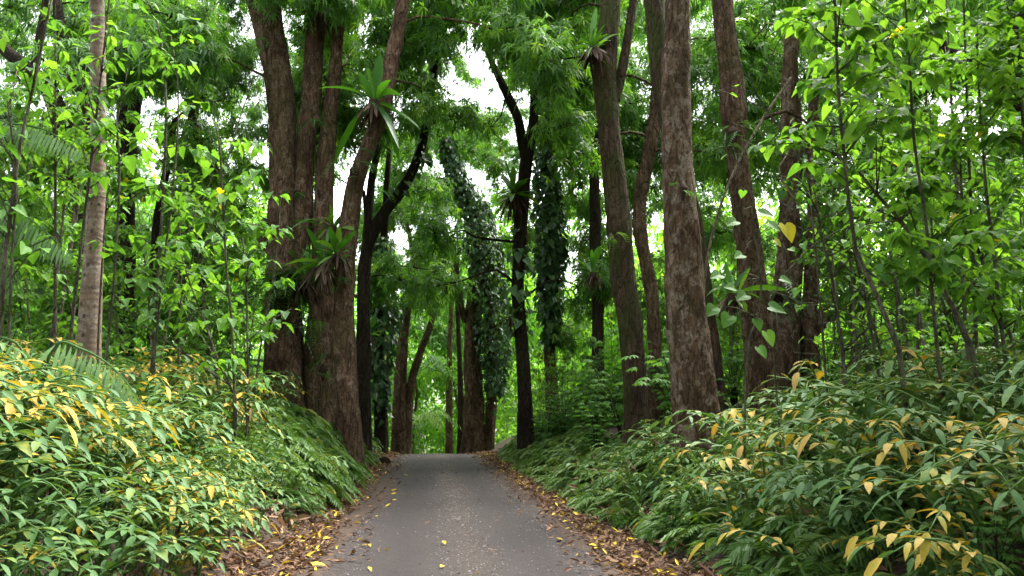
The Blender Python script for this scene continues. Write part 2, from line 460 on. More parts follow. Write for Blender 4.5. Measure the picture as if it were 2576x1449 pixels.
def road_mat():
    m, nt, out = new_mat('worn_asphalt')
    v = mapping(nt, (1, 1, 1)); vl = mapping(nt, (1, .22, 1))
    tc = nt.nodes.new('ShaderNodeTexCoord'); sx = nt.nodes.new('ShaderNodeSeparateXYZ')
    nt.links.new(tc.outputs['Object'], sx.inputs[0])
    big = noise(nt, 1.3, 6, .68, vl, .5); fine = noise(nt, 70, 5, .8, v); mid = noise(nt, 9, 5, .65, v)
    wx = math_(nt, 'ADD', sx.outputs[0], math_(nt, 'MULTIPLY', math_(nt, 'SUBTRACT', big, .5), .5))
    # loose-gravel strip in the middle and the dirty edges, mapped across the road
    mr = nt.nodes.new('ShaderNodeMapRange'); mr.inputs[1].default_value = -1.1; mr.inputs[2].default_value = 1.9
    nt.links.new(wx, mr.inputs[0])
    strip = ramp(nt, [(0, (.55, .55, .55)), (.10, (.12, .12, .12)), (.3, (0, 0, 0)), (.43, (.25, .25, .25)), (.54, (1, 1, 1)), (.66, (.2, .2, .2)), (.76, (0, 0, 0)), (.93, (.15, .15, .15)), (1, (.6, .6, .6))], mr.outputs[0])
    base = ramp(nt, [(.25, (.018, .0135, .0135)), (.5, (.035, .0272, .027)), (.75, (.058, .0485, .0475))], math_(nt, 'ADD', math_(nt, 'MULTIPLY', big, .6), math_(nt, 'MULTIPLY', mid, .4)))
    brown = mixc(nt, math_(nt, 'MULTIPLY', strip, .7), base, (.058, .042, .033))
    trk = ramp(nt, [(.12, (0, 0, 0)), (.22, (1, 1, 1)), (.34, (.7, .7, .7)), (.42, (0, 0, 0)), (.66, (0, 0, 0)), (.74, (.7, .7, .7)), (.84, (1, 1, 1)), (.92, (0, 0, 0))], mr.outputs[0])
    brown = mixc(nt, math_(nt, 'MULTIPLY', trk, .5), brown, (.024, .019, .018))
    speck = ramp(nt, [(.56, (0, 0, 0)), (.68, (1, 1, 1))], fine)
    c = mixc(nt, math_(nt, 'MULTIPLY', speck, math_(nt, 'ADD', math_(nt, 'MULTIPLY', strip, .7), .12)), brown, (.19, .17, .16))
    blot = ramp(nt, [(.40, (1, 1, 1)), (.52, (0, 0, 0))], noise(nt, .8, 7, .7, mapping(nt, (1.2, .5, 1)), .8))
    c = mixc(nt, math_(nt, 'MULTIPLY', blot, .5), c, (.038, .029, .026))
    vo = nt.nodes.new('ShaderNodeTexVoronoi'); vo.feature = 'DISTANCE_TO_EDGE'; vo.inputs['Scale'].default_value = .9
    wv = nt.nodes.new('ShaderNodeVectorMath'); wv.operation = 'ADD'
    nz = nt.nodes.new('ShaderNodeTexNoise'); nz.inputs['Scale'].default_value = 2.5; nz.inputs['Detail'].default_value = 6
    nt.links.new(v, nz.inputs['Vector']); nt.links.new(v, wv.inputs[0]); nt.links.new(nz.outputs['Color'], wv.inputs[1])
    nt.links.new(wv.outputs[0], vo.inputs['Vector'])
    crack = math_(nt, 'MULTIPLY', ramp(nt, [(.004, (1, 1, 1)), (.012, (0, 0, 0))], vo.outputs['Distance']), ramp(nt, [(.5, (0, 0, 0)), (.6, (1, 1, 1))], noise(nt, .6, 3, .5, v)))
    c = mixc(nt, math_(nt, 'MULTIPLY', crack, .6), c, (.015, .012, .011))
    pit = ramp(nt, [(.3, (1, 1, 1)), (.42, (0, 0, 0))], fine)
    c = mixc(nt, math_(nt, 'MULTIPLY', pit, .45), c, (.025, .02, .02))
    p = nt.nodes.new('ShaderNodeBsdfPrincipled'); p.inputs['Roughness'].default_value = .78
    p.inputs['Specular IOR Level'].default_value = .3
    nt.links.new(c, p.inputs['Base Color'])
    b = nt.nodes.new('ShaderNodeBump'); b.inputs['Strength'].default_value = .9; b.inputs['Distance'].default_value = .03
    nt.links.new(math_(nt, 'ADD', fine, mid), b.inputs['Height']); nt.links.new(b.outputs[0], p.inputs['Normal'])
    nt.links.new(p.outputs[0], out.inputs['Surface'])
    return m


def stone_mat():
    m, nt, out = new_mat('gravel_stone')
    at_ = nt.nodes.new('ShaderNodeAttribute'); at_.attribute_name = 'tint'
    p = nt.nodes.new('ShaderNodeBsdfPrincipled'); p.inputs['Roughness'].default_value = .9
    nt.links.new(ramp(nt, [(0, (.06, .05, .045)), (1, (.28, .25, .23))], at_.outputs['Fac']), p.inputs['Base Color'])
    nt.links.new(p.outputs[0], out.inputs['Surface'])
    return m


# ------------------------------------------------------------------ ground and road
def build_ground():
    xs = np.concatenate([[-400, -150, -70, -40], np.arange(-26, -8, 1.0), np.arange(-8, 9.01, .25), np.arange(10, 27, 1.0), [40, 70, 150, 400]])
    ys = np.concatenate([[-300, -80, -30, -12], np.arange(-6, 36, .3), np.arange(36, 60, 1.5), [70, 85, 100, 130, 200, 400]])
    X, Y = np.meshgrid(xs, ys)
    Z = ground_z(X, Y) - .004
    nx, ny = len(xs), len(ys)
    i = (np.arange(ny - 1)[:, None] * nx + np.arange(nx - 1)[None]).ravel()
    a = Acc(); a.add(np.stack([X, Y, Z], -1).reshape(-1, 3), [np.stack([i, i + 1, i + nx + 1, i + nx], -1)])
    tag(a.build('ground', soil_mat(), smooth=True), kind='structure')
    ys = np.concatenate([np.arange(-8, 60, .12)])
    le = -1.05 + .05 * np.sin(ys * 1.7) + .05 * np.sin(ys * 4.1 + 1) + .045 * rng.normal(size=len(ys))
    re = 1.88 + .05 * np.sin(ys * 1.3 + 2) + .04 * np.sin(ys * 3.7) + .03 * rng.normal(size=len(ys))
    k = np.linspace(0, 1, 13)
    X = le[:, None] * (1 - k) + re[:, None] * k
    Y = np.broadcast_to(ys[:, None], X.shape)
    mid = (X - .415) / 1.46
    Z = crest(Y) + .006 + .03 * (1 - mid ** 2) .clip(0) - .012 * np.exp(-((np.abs(mid) - .5) / .18) ** 2)
    nx, ny = 13, len(ys)
    i = (np.arange(ny - 1)[:, None] * nx + np.arange(nx - 1)[None]).ravel()
    a = Acc(); a.add(np.stack([X, Y, Z], -1).reshape(-1, 3), [np.stack([i, i + 1, i + nx + 1, i + nx], -1)])
    tag(a.build('road', road_mat(), smooth=True), kind='structure')


def road_z(x, y):
    mid = (np.asarray(x) - .415) / 1.46
    return crest(y) + .006 + .03 * np.clip(1 - mid ** 2, 0, 1) - .012 * np.exp(-((np.abs(mid) - .5) / .18) ** 2)


build_ground()


def surf_z(x, y):
    inside = (x > -1.08) & (x < 1.9)
    return np.where(inside, road_z(x, y), ground_z(x, y))


def build_litter():
    a = Acc()
    n = 19000
    y = 4 + 30 * rng.random(n) ** 1.5
    side = rng.random(n) < .52
    drift = .5 + .5 * np.sin(y * 2.1 + np.where(side, 0, 2)) * np.sin(y * .77 + 1)
    e = np.abs(rng.normal(0, 1, n))
    xl = -1.28 + rng.normal(0, .12, n) - .62 * rng.random(n)
    xl = np.where(rng.random(n) < .04, -1.05 + e * .2, xl)
    xr = 2.1 + rng.normal(0, .1, n) + .62 * rng.random(n)
    xr = np.where(rng.random(n) < .04, 1.86 - e * .16, xr)
    x = np.where(side, xl, xr)
    x = np.where(rng.random(n) < .004, rng.uniform(-1, 1.85, n), x)
    ang = rng.uniform(0, 6.28, n); el = rng.normal(0, .28, n)
    D = np.stack([np.cos(ang), np.sin(ang), el], -1)
    N = norm(np.stack([rng.normal(0, .5, n), rng.normal(0, .5, n), np.ones(n)], -1))
    x = np.where(side, x + .16 * (drift - .5), x - .16 * (drift - .5))
    P = np.stack([x, y, surf_z(x, y) + .012 + .05 * rng.random(n) ** 2], -1)
    L = rng.uniform(.05, .14, n); W = L * rng.uniform(.25, .45, n)
    t = np.clip(rng.beta(2, 2.2, n) * .8, 0, .77)
    yel = rng.random(n) < .075
    t = np.where(yel, rng.uniform(.85, 1, n), t)
    t = np.where(~yel & (t > .7), .7, t)
    tpl = leaf_tpl([(0, 0, 0), (.3, .85, .2), (.62, .9, .22), (1, 0, .1)])
    leaves(a, tpl, P, D, N, L, W, rng.uniform(-.35, .3, n), t)
    n = 9000
    x = np.where(rng.random(n) < .5, -1.7 - 7.5 * rng.random(n), 2.7 + 7 * rng.random(n)); y = rng.uniform(3, 20, n)
    ang = rng.uniform(0, 6.28, n); L = rng.uniform(.1, .26, n)
    leaves(a, tpl, np.stack([x, y, ground_z(x, y) + .02 + .14 * rng.random(n) ** 2], -1), np.stack([np.cos(ang), np.sin(ang), rng.normal(0, .35, n)], -1),
           norm(np.stack([rng.normal(0, .5, n), rng.normal(0, .5, n), np.ones(n)], -1)), L, L * rng.uniform(.2, .4, n), rng.uniform(-.3, .3, n), rng.uniform(.1, .77, n))
    tag(a.build('leaf_litter', M_LITTER), 'brown and yellow fallen leaves strewn along both road edges', 'leaf litter', kind='stuff')


def build_gravel():
    a = Acc()
    n = 9500
    y = 4.5 + 24 * rng.random(n) ** 1.6
    x = np.where(rng.random(n) < .6, .5 + rng.normal(0, .24, n), np.where(rng.random(n) < .5, -1.0 + np.abs(rng.normal(0, .22, n)), 1.8 - np.abs(rng.normal(0, .3, n))))
    r = rng.uniform(.003, .010, n) * (1 + (rng.random(n) < .05))
    ico = np.array([(1, 0, 0), (0, 1, 0), (-1, 0, 0), (0, -1, 0), (0, 0, 1), (0, 0, -1)], float)
    f = np.array([(0, 1, 4), (1, 2, 4), (2, 3, 4), (3, 0, 4), (1, 0, 5), (2, 1, 5), (3, 2, 5), (0, 3, 5)])
    V = ico[None] * (1 + .35 * rng.normal(size=(n, 6, 1))) * r[:, None, None] * np.array([1.2, 1, .7])
    V += np.stack([x, y, road_z(x, y) + r * .4], -1)[:, None]
    a.add(V.reshape(-1, 3), [(f[None] + (np.arange(n) * 6)[:, None, None]).reshape(-1, 3)], np.repeat(rng.random(n), 6))
    tag(a.build('gravel', stone_mat()), 'loose pale gravel down the middle of the asphalt', 'gravel', kind='stuff')


build_litter()
build_gravel()

# ------------------------------------------------------------------ leafy boughs (shared meshes)
def rosette(a, P, axis, n, L, tint, droop=.6, wide=.2):
    axis = norm(axis)
    s = norm(np.cross(axis, rng.normal(size=3))); b = np.cross(axis, s)
    ph = np.arange(n) * 2.4 + rng.uniform(0, 6)
    el = rng.uniform(-.35, .6, n)
    D = (np.cos(ph)[:, None] * s + np.sin(ph)[:, None] * b) * np.cos(el)[:, None] + axis * np.sin(el)[:, None]
    N = axis + .3 * rng.normal(size=(n, 3))
    l = L * rng.uniform(.7, 1.15, n)
    leaves(a, T_LANCE, P + .02 * rng.normal(size=(n, 3)), D, N, l, l * wide, droop * rng.uniform(.5, 1.6, n), tint + .07 * rng.normal(size=n), .05)


def bough_mesh(seed_, k=11, per=9, L=.235, tint=.4):
    a = Acc()
    for i in range(k):
        d = norm(rng.normal(size=3) * np.array([1, 1, .6]))
        end = d * np.array([1.1, 1.1, .85]) * rng.uniform(.4, 1.15)
        midp = end * .5 + rng.normal(0, .08, 3) + np.array([0, 0, .1])
        tube(a, [np.zeros(3), midp, end], [.022, .014, .007], seg=4, step=.3, rough=0, mat=1)
        for j in range(per):
            t = rng.uniform(.35, 1.05)
            base = end * t + (1 - abs(2 * t - 1)) * np.array([0, 0, .08])
            off = rng.normal(0, .2, 3)
            p = base + off
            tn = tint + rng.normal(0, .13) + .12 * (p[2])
            if rng.random() < .07: tn += .35
            rosette(a, p, norm(off + d * .25 + np.array([0, 0, .25])), rng.integers(8, 13), L, tn)
    return a.mesh('foliage', [M_MANGO, M_TWIG])


BOUGHS = [bough_mesh(i, tint=[.3, .4, .48, .55, .36, .44][i]) for i in range(6)]
print('bough polys', [len(b.polygons) for b in BOUGHS])

# ------------------------------------------------------------------ trees
TREES = []            # root, list of (points, radii) in world space, extra limbs


def tree(name, label, cat, Y, stems, mat, group=None, flute=.05, flare=.35, rough=.07, seg=36, crown=True, cat_part='trunk'):
    """stems: lists of (u, v, width[, Y]) on the print, the first one starts at the foot"""
    paths = []
    for si, st in enumerate(stems):
        pts, rad = [], []
        for q in st:
            p = at(q[0], q[1], q[3] if len(q) > 3 else Y)
            pts.append(p); rad.append(width(q[2], p) / 2)
        if q_is_foot(si, st, pts):
            g = ground_z(pts[0][0], pts[0][1])
            if pts[0][2] > g - .1:
                pts.insert(0, np.array([pts[0][0], pts[0][1], g - .35])); rad.insert(0, rad[0] * 1.08)
        paths.append((np.array(pts), np.array(rad)))
    foot = paths[0][0][0] + np.array([0, 0, .35])
    root = thing(name, foot, label, cat, group)
    TREES.append(dict(root=root, foot=foot, paths=paths, mat=mat, flute=flute, flare=flare, rough=rough, seg=seg, limbs=[], crown=crown, boughs=[]))
    return TREES[-1]


def q_is_foot(si, st, pts):
    return si == 0 or st[0][1] > 840


def grow_limbs(t):
    """joins every bough to the nearest wood already grown"""
    P = np.concatenate([spline(p, r, .4)[0] for p, r in t['paths']]); Rr = np.concatenate([spline(p, r, .4)[1] for p, r in t['paths']])
    ok = P[:, 2] > t['foot'][2] + 2.0
    P, Rr = P[ok], Rr[ok]
    for (c, s, vi, rz) in sorted(t['boughs'], key=lambda b: np.linalg.norm(P - b[0], axis=1).min()):
        d = np.linalg.norm(P - c, axis=1) + np.maximum(P[:, 2] - c[2], 0) * .7
        i = int(d.argmin()); L = np.linalg.norm(P[i] - c)
        r0 = max(.014, min(Rr[i] * .6, .016 + .012 * L))
        m1 = P[i] * .65 + c * .35 + rng.normal(0, .07 * L, 3) + np.array([0, 0, .12 * L]); m2 = P[i] * .3 + c * .7 + rng.normal(0, .06 * L, 3) + np.array([0, 0, .10 * L])
        q = (np.array([P[i], m1, m2, c]), np.array([r0, r0 * .8, r0 * .6, .012]))
        t['limbs'].append(q)
        C, r = spline(*q, .5)
        P = np.vstack([P, C]); Rr = np.concatenate([Rr, r])


def finish_tree(t):
    grow_limbs(t)
    a = Acc()
    for i, (p, r) in enumerate(t['paths']):
        main = i == 0 or p[0][2] < ground_z(p[0][0], p[0][1]) + .1
        seg = t['seg'] if r.max() > .1 else 10
        tube(a, p - t['foot'], r, seg=seg, step=max(.11, r.mean() * .4), rough=t['rough'], flute=t['flute'] if main else t['flute'] * .5, flare=t['flare'] if main else 0)
    for p, r in t['limbs']:
        tube(a, p - t['foot'], r, seg=7, step=.35, rough=.05)
    a.build('trunk', [t['mat']], t['root'], smooth=True)
    for (c, s, vi, rz) in t['boughs']:
        o = obj('foliage', BOUGHS[vi], t['root'], c - t['foot'])
        o.scale = (s, s, s * .95); o.rotation_euler = (random.uniform(-.25, .25), random.uniform(-.25, .25), rz)


AV = 'mango trees lining the road'
tree('forest_tree', 'massive brown tree of several fused trunks left of the road', 'tree', 20,
     [[(722, 1062, 112), (718, 930, 98), (712, 800, 86), (712, 650, 76), (713, 500, 68), (713, 400, 66), (711, 300, 66), (704, 210, 66), (690, 140, 68), (668, 30, 76), (640, -90, 74)],
      [(748, 760, 56), (752, 640, 54), (762, 520, 50), (766, 400, 46), (778, 290, 47), (790, 150, 46), (797, 20, 46), (800, -110, 44)],
      [(800, 1068, 88), (804, 930, 72), (808, 800, 62), (812, 650, 52), (816, 500, 46), (822, 380, 42), (835, 250, 34), (850, 100, 28), (860, -60, 26)],
      [(700, 640, 40), (672, 600, 44), (662, 575, 36), (668, 550, 14)]], M_BARK, flute=.08, flare=.3)
tree('forest_tree', 'brown tree with one trunk curving right beside the fused trunks', 'tree', 18.2,
     [[(874, 1125, 70), (870, 1000, 62), (866, 880, 56), (867, 750, 50), (872, 620, 48), (884, 520, 45), (896, 455, 43), (922, 380, 38), (948, 320, 36), (966, 262, 37), (985, 150, 36), (1005, 60, 34), (1024, -60, 32)]], M_BARK, flute=.08, flare=.3)
tree('forest_tree', 'dark tree with a long limb slanting up right over the lane', 'tree', 25,
     [[(912, 1075, 40), (914, 900, 34), (914, 760, 32), (922, 630, 30), (960, 545, 29), (1008, 480, 26), (1048, 405, 23), (1072, 320, 18), (1086, 220, 15), (1104, 80, 13), (1112, -40, 12)],
      [(918, 700, 24), (930, 500, 20), (950, 380, 16), (985, 240, 13)]], M_BARK_DARK, flare=.15)
tree('forest_tree', 'tree wrapped in dark vines just past the left trunks', 'tree', 30,
     [[(960, 1092, 34), (957, 1000, 31), (950, 880, 28), (954, 740, 24), (966, 600, 18), (975, 440, 14), (985, 300, 10)],
      [(956, 760, 14), (930, 620, 12), (915, 480, 9)]], M_BARK_DARK, flare=.15)
tree('forest_tree', 'forked tree standing at the left edge of the road crest', 'tree', 38,
     [[(1004, 1118, 40), (1006, 1000, 34), (1013, 880, 28), (1025, 760, 24), (1040, 660, 19), (1048, 600, 15), (1070, 540, 11), (1090, 470, 8)],
      [(1022, 1115, 24), (1034, 970, 20), (1056, 890, 18), (1082, 820, 16), (1098, 740, 13), (1120, 650, 9)],
      [(1042, 650, 12), (1030, 590, 10), (1012, 520, 8)]], M_BARK, flare=.15)
tree('forest_tree', 'slender straight trunk far beyond the crest, in the middle', 'tree', 52,
     [[(1130, 1130, 20), (1130, 1000, 17), (1131, 900, 14), (1136, 760, 11), (1140, 600, 8)]], M_BARK, flare=.1)
tree('forest_tree', 'short dark trunk beyond the crest beside the slender one', 'tree', 50,
     [[(1158, 1120, 18), (1160, 1020, 16), (1156, 900, 12), (1150, 760, 10), (1144, 640, 8)]], M_BARK_DARK, flare=.1)
tree('forest_tree', 'pale trunk hung with a heavy curtain of vines right of the crest', 'tree', 36,
     [[(1192, 1112, 56), (1192, 1000, 46), (1188, 880, 40), (1192, 760, 34), (1205, 640, 30), (1190, 530, 26), (1156, 470, 22), (1138, 420, 18), (1124, 350, 14)],
      [(1230, 1105, 26), (1238, 980, 24), (1236, 850, 22), (1225, 720, 20), (1208, 620, 16)],
      [(1190, 850, 22), (1165, 790, 18), (1150, 700, 14), (1148, 620, 9)]], M_BARK, flare=.2, flute=.1)
tree('forest_tree', 'slim dark forked trunk right of the road with a nest fern', 'tree', 26,
     [[(1323, 1098, 42), (1320, 980, 36), (1312, 860, 32), (1304, 760, 30), (1303, 690, 30), (1308, 610, 32), (1314, 520, 33), (1320, 440, 32), (1330, 370, 30), (1342, 290, 22), (1345, 150, 18), (1354, 40, 16), (1360, -80, 14)],
      [(1322, 400, 24), (1312, 355, 24), (1300, 294, 23), (1268, 222, 20), (1232, 140, 15), (1215, 40, 12), (1205, -60, 10)]], M_BARK_DARK, flare=.2)
tree('forest_tree', 'thin trunk sleeved in large heart shaped vine leaves', 'tree', 31,
     [[(1388, 1050, 30), (1384, 900, 28), (1384, 760, 27), (1386, 600, 25), (1380, 480, 22), (1368, 340, 17), (1362, 200, 13), (1365, 60, 10)]], M_BARK, flare=.1)
tree('forest_tree', 'tall mossy trunk leaning left on the right bank', 'tree', 17,
     [[(1606, 1105, 62), (1602, 1020, 56), (1596, 930, 58), (1583, 800, 60), (1568, 700, 61), (1559, 588, 62), (1546, 450, 58), (1533, 330, 54), (1522, 220, 58), (1524, 150, 56), (1534, 20, 50), (1538, -90, 48)],
      [(1545, 260, 26), (1562, 190, 24), (1580, 90, 22), (1600, -40, 18)]], M_BARK_MOSS, flute=.04, flare=.4)
tree('forest_tree', 'thickest pale barked trunk nearest on the right bank', 'tree', 12.5,
     [[(1756, 1150, 116), (1750, 1040, 108), (1740, 920, 104), (1730, 800, 98), (1720, 690, 92), (1712, 570, 85), (1708, 470, 80), (1703, 330, 72), (1700, 230, 69), (1700, 130, 66), (1706, 20, 62), (1712, -110, 58)]],
     M_BARK_PALE, flute=.05, flare=.32, seg=52)
tree('forest_tree', 'dark trunk close behind the thickest pale trunk', 'tree', 15,
     [[(1800, 1040, 60), (1786, 900, 56), (1762, 700, 50), (1735, 520, 46), (1700, 380, 44), (1672, 260, 46), (1660, 150, 50), (1650, 50, 52), (1636, -80, 50)]], M_BARK_MOSS, flare=.1)
tree('forest_tree', 'thin bent trunk seen between the mossy and pale trunks', 'tree', 20,
     [[(1648, 1000, 36), (1648, 880, 32), (1636, 720, 32), (1612, 590, 33), (1612, 500, 33), (1624, 420, 33), (1645, 310, 33), (1662, 180, 30)]], M_BARK, flare=.1)
tree('forest_tree', 'dark trunk in the shade behind the leaning mossy trunk', 'tree', 25,
     [[(1505, 1000, 32), (1504, 800, 30), (1498, 600, 28), (1496, 420, 26), (1500, 260, 24), (1490, 60, 20)]], M_BARK_DARK, flare=.1)
tree('forest_tree', 'dark brown trunk bending right behind the heart leaf saplings', 'tree', 15.5,
     [[(1922, 930, 96), (1914, 860, 84), (1900, 760, 74), (1890, 680, 66), (1879, 590, 60), (1866, 480, 56), (1853, 390, 54), (1846, 290, 62), (1838, 200, 58), (1826, 90, 54), (1814, -30, 48), (1806, -120, 44)]], M_BARK, flare=.2)
tree('forest_tree', 'pale strangler tree of braided stems on the right', 'tree', 17.5,
     [[(1975, 930, 70), (1975, 800, 58), (1980, 680, 52), (1986, 540, 46), (1988, 380, 42), (1985, 240, 38), (1992, 100, 34), (1996, -40, 30)],
      [(1996, 925, 26), (2003, 780, 22), (2008, 650, 24), (2000, 520, 22), (2010, 380, 18), (2004, 200, 16)],
      [(2040, 920, 46), (2036, 800, 40), (2044, 660, 34), (2048, 500, 30), (2040, 350, 26), (2055, 180, 22), (2060, 20, 18)],
      [(1950, 930, 24), (1948, 780, 18), (1962, 640, 16), (1970, 500, 14)],
      [(2040, 830, 40), (2080, 790, 44), (2120, 765, 40), (2160, 730, 22)]], M_BARK_PALE, flute=.1, flare=.3)
tree('forest_tree', 'big dark tree at the right edge with a heavy limb', 'tree', 13.5,
     [[(2700, 1000, 120), (2680, 700, 100), (2650, 400, 90), (2612, 200, 76), (2580, 60, 66), (2560, -100, 60)],
      [(2640, 330, 50), (2580, 262, 44), (2515, 196, 38), (2450, 158, 34), (2385, 128, 26), (2330, 60, 18)]], M_BARK_DARK, flare=.2)
tree('forest_tree', 'dark limbed tree at far left behind the ringed trunk', 'tree', 21,
     [[(205, 930, 60), (202, 700, 52), (198, 520, 48), (190, 430, 46), (172, 350, 44), (143, 268, 42), (108, 208, 38), (60, 165, 34), (0, 115, 28), (-60, 40, 24)],
      [(232, 520, 30), (230, 340, 34), (212, 250, 34), (175, 165, 30), (150, 60, 24), (140, -40, 20)],
      [(85, 185, 24), (100, 90, 18), (120, -30, 14)]], M_BARK_DARK)
tree('forest_tree', 'dark forked tree with a dead fern clump at its top', 'tree', 25,
     [[(312, 960, 44), (316, 760, 42), (316, 560, 44), (318, 400, 50), (316, 300, 40), (318, 150, 30), (292, 60, 24), (268, -20, 20)],
      [(330, 330, 34), (345, 230, 30), (352, 180, 28), (368, 110, 28), (380, 60, 22)],
      [(380, 900, 22), (392, 590, 20), (420, 420, 18), (440, 300, 12)]], M_BARK_DARK)
tree('forest_tree', 'far left tree topped by a bright nest fern', 'tree', 28,
     [[(520, 980, 32), (505, 700, 28), (492, 420, 25), (486, 240, 25), (490, 130, 27)],
      [(492, 180, 20), (540, 150, 16), (600, 120, 10)]], M_BARK_DARK)

# -------- where the leafy boughs are, and which patches of open sky stay clear (print coordinates)
GAPS = [(648, 170, 34, 90), (640, 330, 22, 40), (640, 440, 34, 46), (585, 190, 18, 26), (1205, 225, 40, 54), (1172, 125, 34, 30), (2440, 282, 80, 36),
        (105, 275, 34, 46), (40, 185, 34, 26), (320, 285, 44, 32), (350, 410, 20, 20), (600, 20, 44, 24), (645, 850, 45, 40), (1470, 150, 28, 24),
        (1905, 540, 24, 26), (2130, 410, 24, 20), (2200, 330, 20, 18), (2380, 30, 30, 24), (90, 30, 30, 30), (430, 260, 30, 26), (1020, 600, 24, 34),
        (1330, 240, 14, 20), (560, 330, 40, 40), (2300, 620, 30, 20)]
TRUNK_GAPS = [(770, 640, 30, 200, 24), (860, 620, 24, 260, 24), (700, 330, 40, 330, 24), (1715, 500, 45, 600, 24), (1560, 480, 40, 420, 24),
              (962, 270, 34, 90, 19), (1000, 90, 34, 120, 19), (786, 260, 30, 250, 21), (925, 400, 36, 80, 19), (1332, 330, 26, 110, 27), (1268, 220, 32, 50, 27), (1308, 600, 26, 160, 27),
              (1200, 600, 44, 180, 37), (1145, 430, 30, 60, 37), (1384, 620, 34, 230, 32), (1850, 420, 34, 400, 16.5), (1985, 500, 50, 400, 18), (1040, 430, 40, 80, 26)]   # nothing hangs in front of this wood


def gap_clear(u, v, ru, rv, Y=99, low=False):
    for (gu, gv, a, b) in GAPS:
        if a + ru <= 2 or b + rv <= 2: continue
        if ((u - gu) / (a + ru)) ** 2 + ((v - gv) / (b + rv)) ** 2 < 1:
            return False
    for (gu, gv, a, b, ym) in TRUNK_GAPS:
        if Y < ym + 1 and ((u - gu) / (a + 1.7 * max(ru, 0))) ** 2 + ((v - gv) / (b + 1.7 * max(rv, 0))) ** 2 < 1:
            return False
    return True


REG = [(820, 1490, -120, 330, 17, 30, 105), (930, 1130, 300, 760, 23, 40, 30), (1090, 1500, 300, 760, 29, 48, 40), (1400, 1900, -120, 430, 18, 32, 100),
       (1420, 1960, 400, 860, 25, 42, 46), (-60, 640, -120, 430, 19, 34, 120), (1900, 2640, -120, 420, 15, 30, 190), (990, 1330, 620, 1060, 48, 80, 46),
       (560, 840, -120, 120, 18, 28, 30), (730, 850, 100, 560, 24, 32, 34), (-60, 660, 420, 800, 26, 42, 80), (1950, 2640, 380, 760, 24, 40, 60), (-60, 760, -100, 480, 22, 36, -130), (540, 700, 40, 460, 24, 38, -26), (1470, 1700, -60, 640, 27, 40, 44), (1700, 1880, 0, 640, 24, 38, 32), (930, 1130, 360, 640, 30, 46, 22), (1080, 1300, 280, 520, 34, 50, 18), (1050, 1480, -60, 420, 29, 44, -130), (1080, 1420, -120, 130, 18, 26, 26), (1880, 2600, -60, 420, 22, 36, -40)]
for (u0, u1, v0, v1, y0, y1, n) in REG:
    k = tries = 0
    thin = n < 0; n = abs(n)
    while k < n and tries < n * 30:
        tries += 1
        u, v, Y = rng.uniform(u0, u1), rng.uniform(v0, v1), rng.uniform(y0, y1)
        s = rng.uniform(.7, 1.2) * (1.0 if Y < 40 else 1.4)
        c = at(u, v, Y)
        if c[2] < ground_z(c[0], c[1]) + 1.5: continue
        if thin: s *= .55
        rp = s * .72 * FPX / float(np.dot(c - CAM, FWD)) / DSP
        if not gap_clear(u, v, rp * .52 * (not thin) - 20 * thin, rp * .45 * (not thin) - 44 * thin, Y): continue
        best = None
        for t in TREES:
            if not t['crown']: continue
            for (pp, rr) in t['paths']:
                d = np.linalg.norm(pp - c, axis=1) + np.where(pp[:, 2] < t['foot'][2] + 1.5, 6, 0) + np.maximum(pp[:, 2] - c[2], 0) * .8 + len(t['boughs']) * .06
                i = int(d.argmin())
                if best is None or d[i] < best[0]: best = (d[i], t, pp[i], rr[i])
        d, t, p, r = best
        t['boughs'].append((c, s, int(rng.integers(0, 6)), rng.uniform(0, 6.28)))
        k += 1
for i, (x, y) in enumerate([(-2.6, 47), (3.4, 45), (-3.4, 55), (4.6, 56), (-2.9, 64), (3.2, 66), (-4.6, 72), (5.2, 74), (-3.2, 84), (3.8, 86), (-7, 50), (8, 52), (-9, 60), (9, 64), (-1.4, 70), (2.0, 68), (2.6, 84)]):
    g = float(ground_z(x, y)); b = rng.normal(0, .5, 4)
    pts = np.array([[x, y, g - .35], [x + b[0] * .4, y, g + 4], [x + b[0], y, g + 8], [x + b[2] * 1.5, y + b[3], g + 13]])
    root = thing('forest_tree', (x, y, g), 'slender trunk of the avenue receding beyond the road crest', 'tree', 'slender avenue trees beyond the crest')
    TREES.append(dict(root=root, foot=np.array([x, y, g]), paths=[(pts, np.array([.17, .14, .1, .05]))], mat=M_BARK, flute=.06, flare=.2, rough=.07, seg=14, limbs=[], crown=False, boughs=[
        (pts[-1] + rng.normal(0, 1, 3), 1.3, int(rng.integers(0, 6)), rng.uniform(0, 6)) for _ in range(4)]))
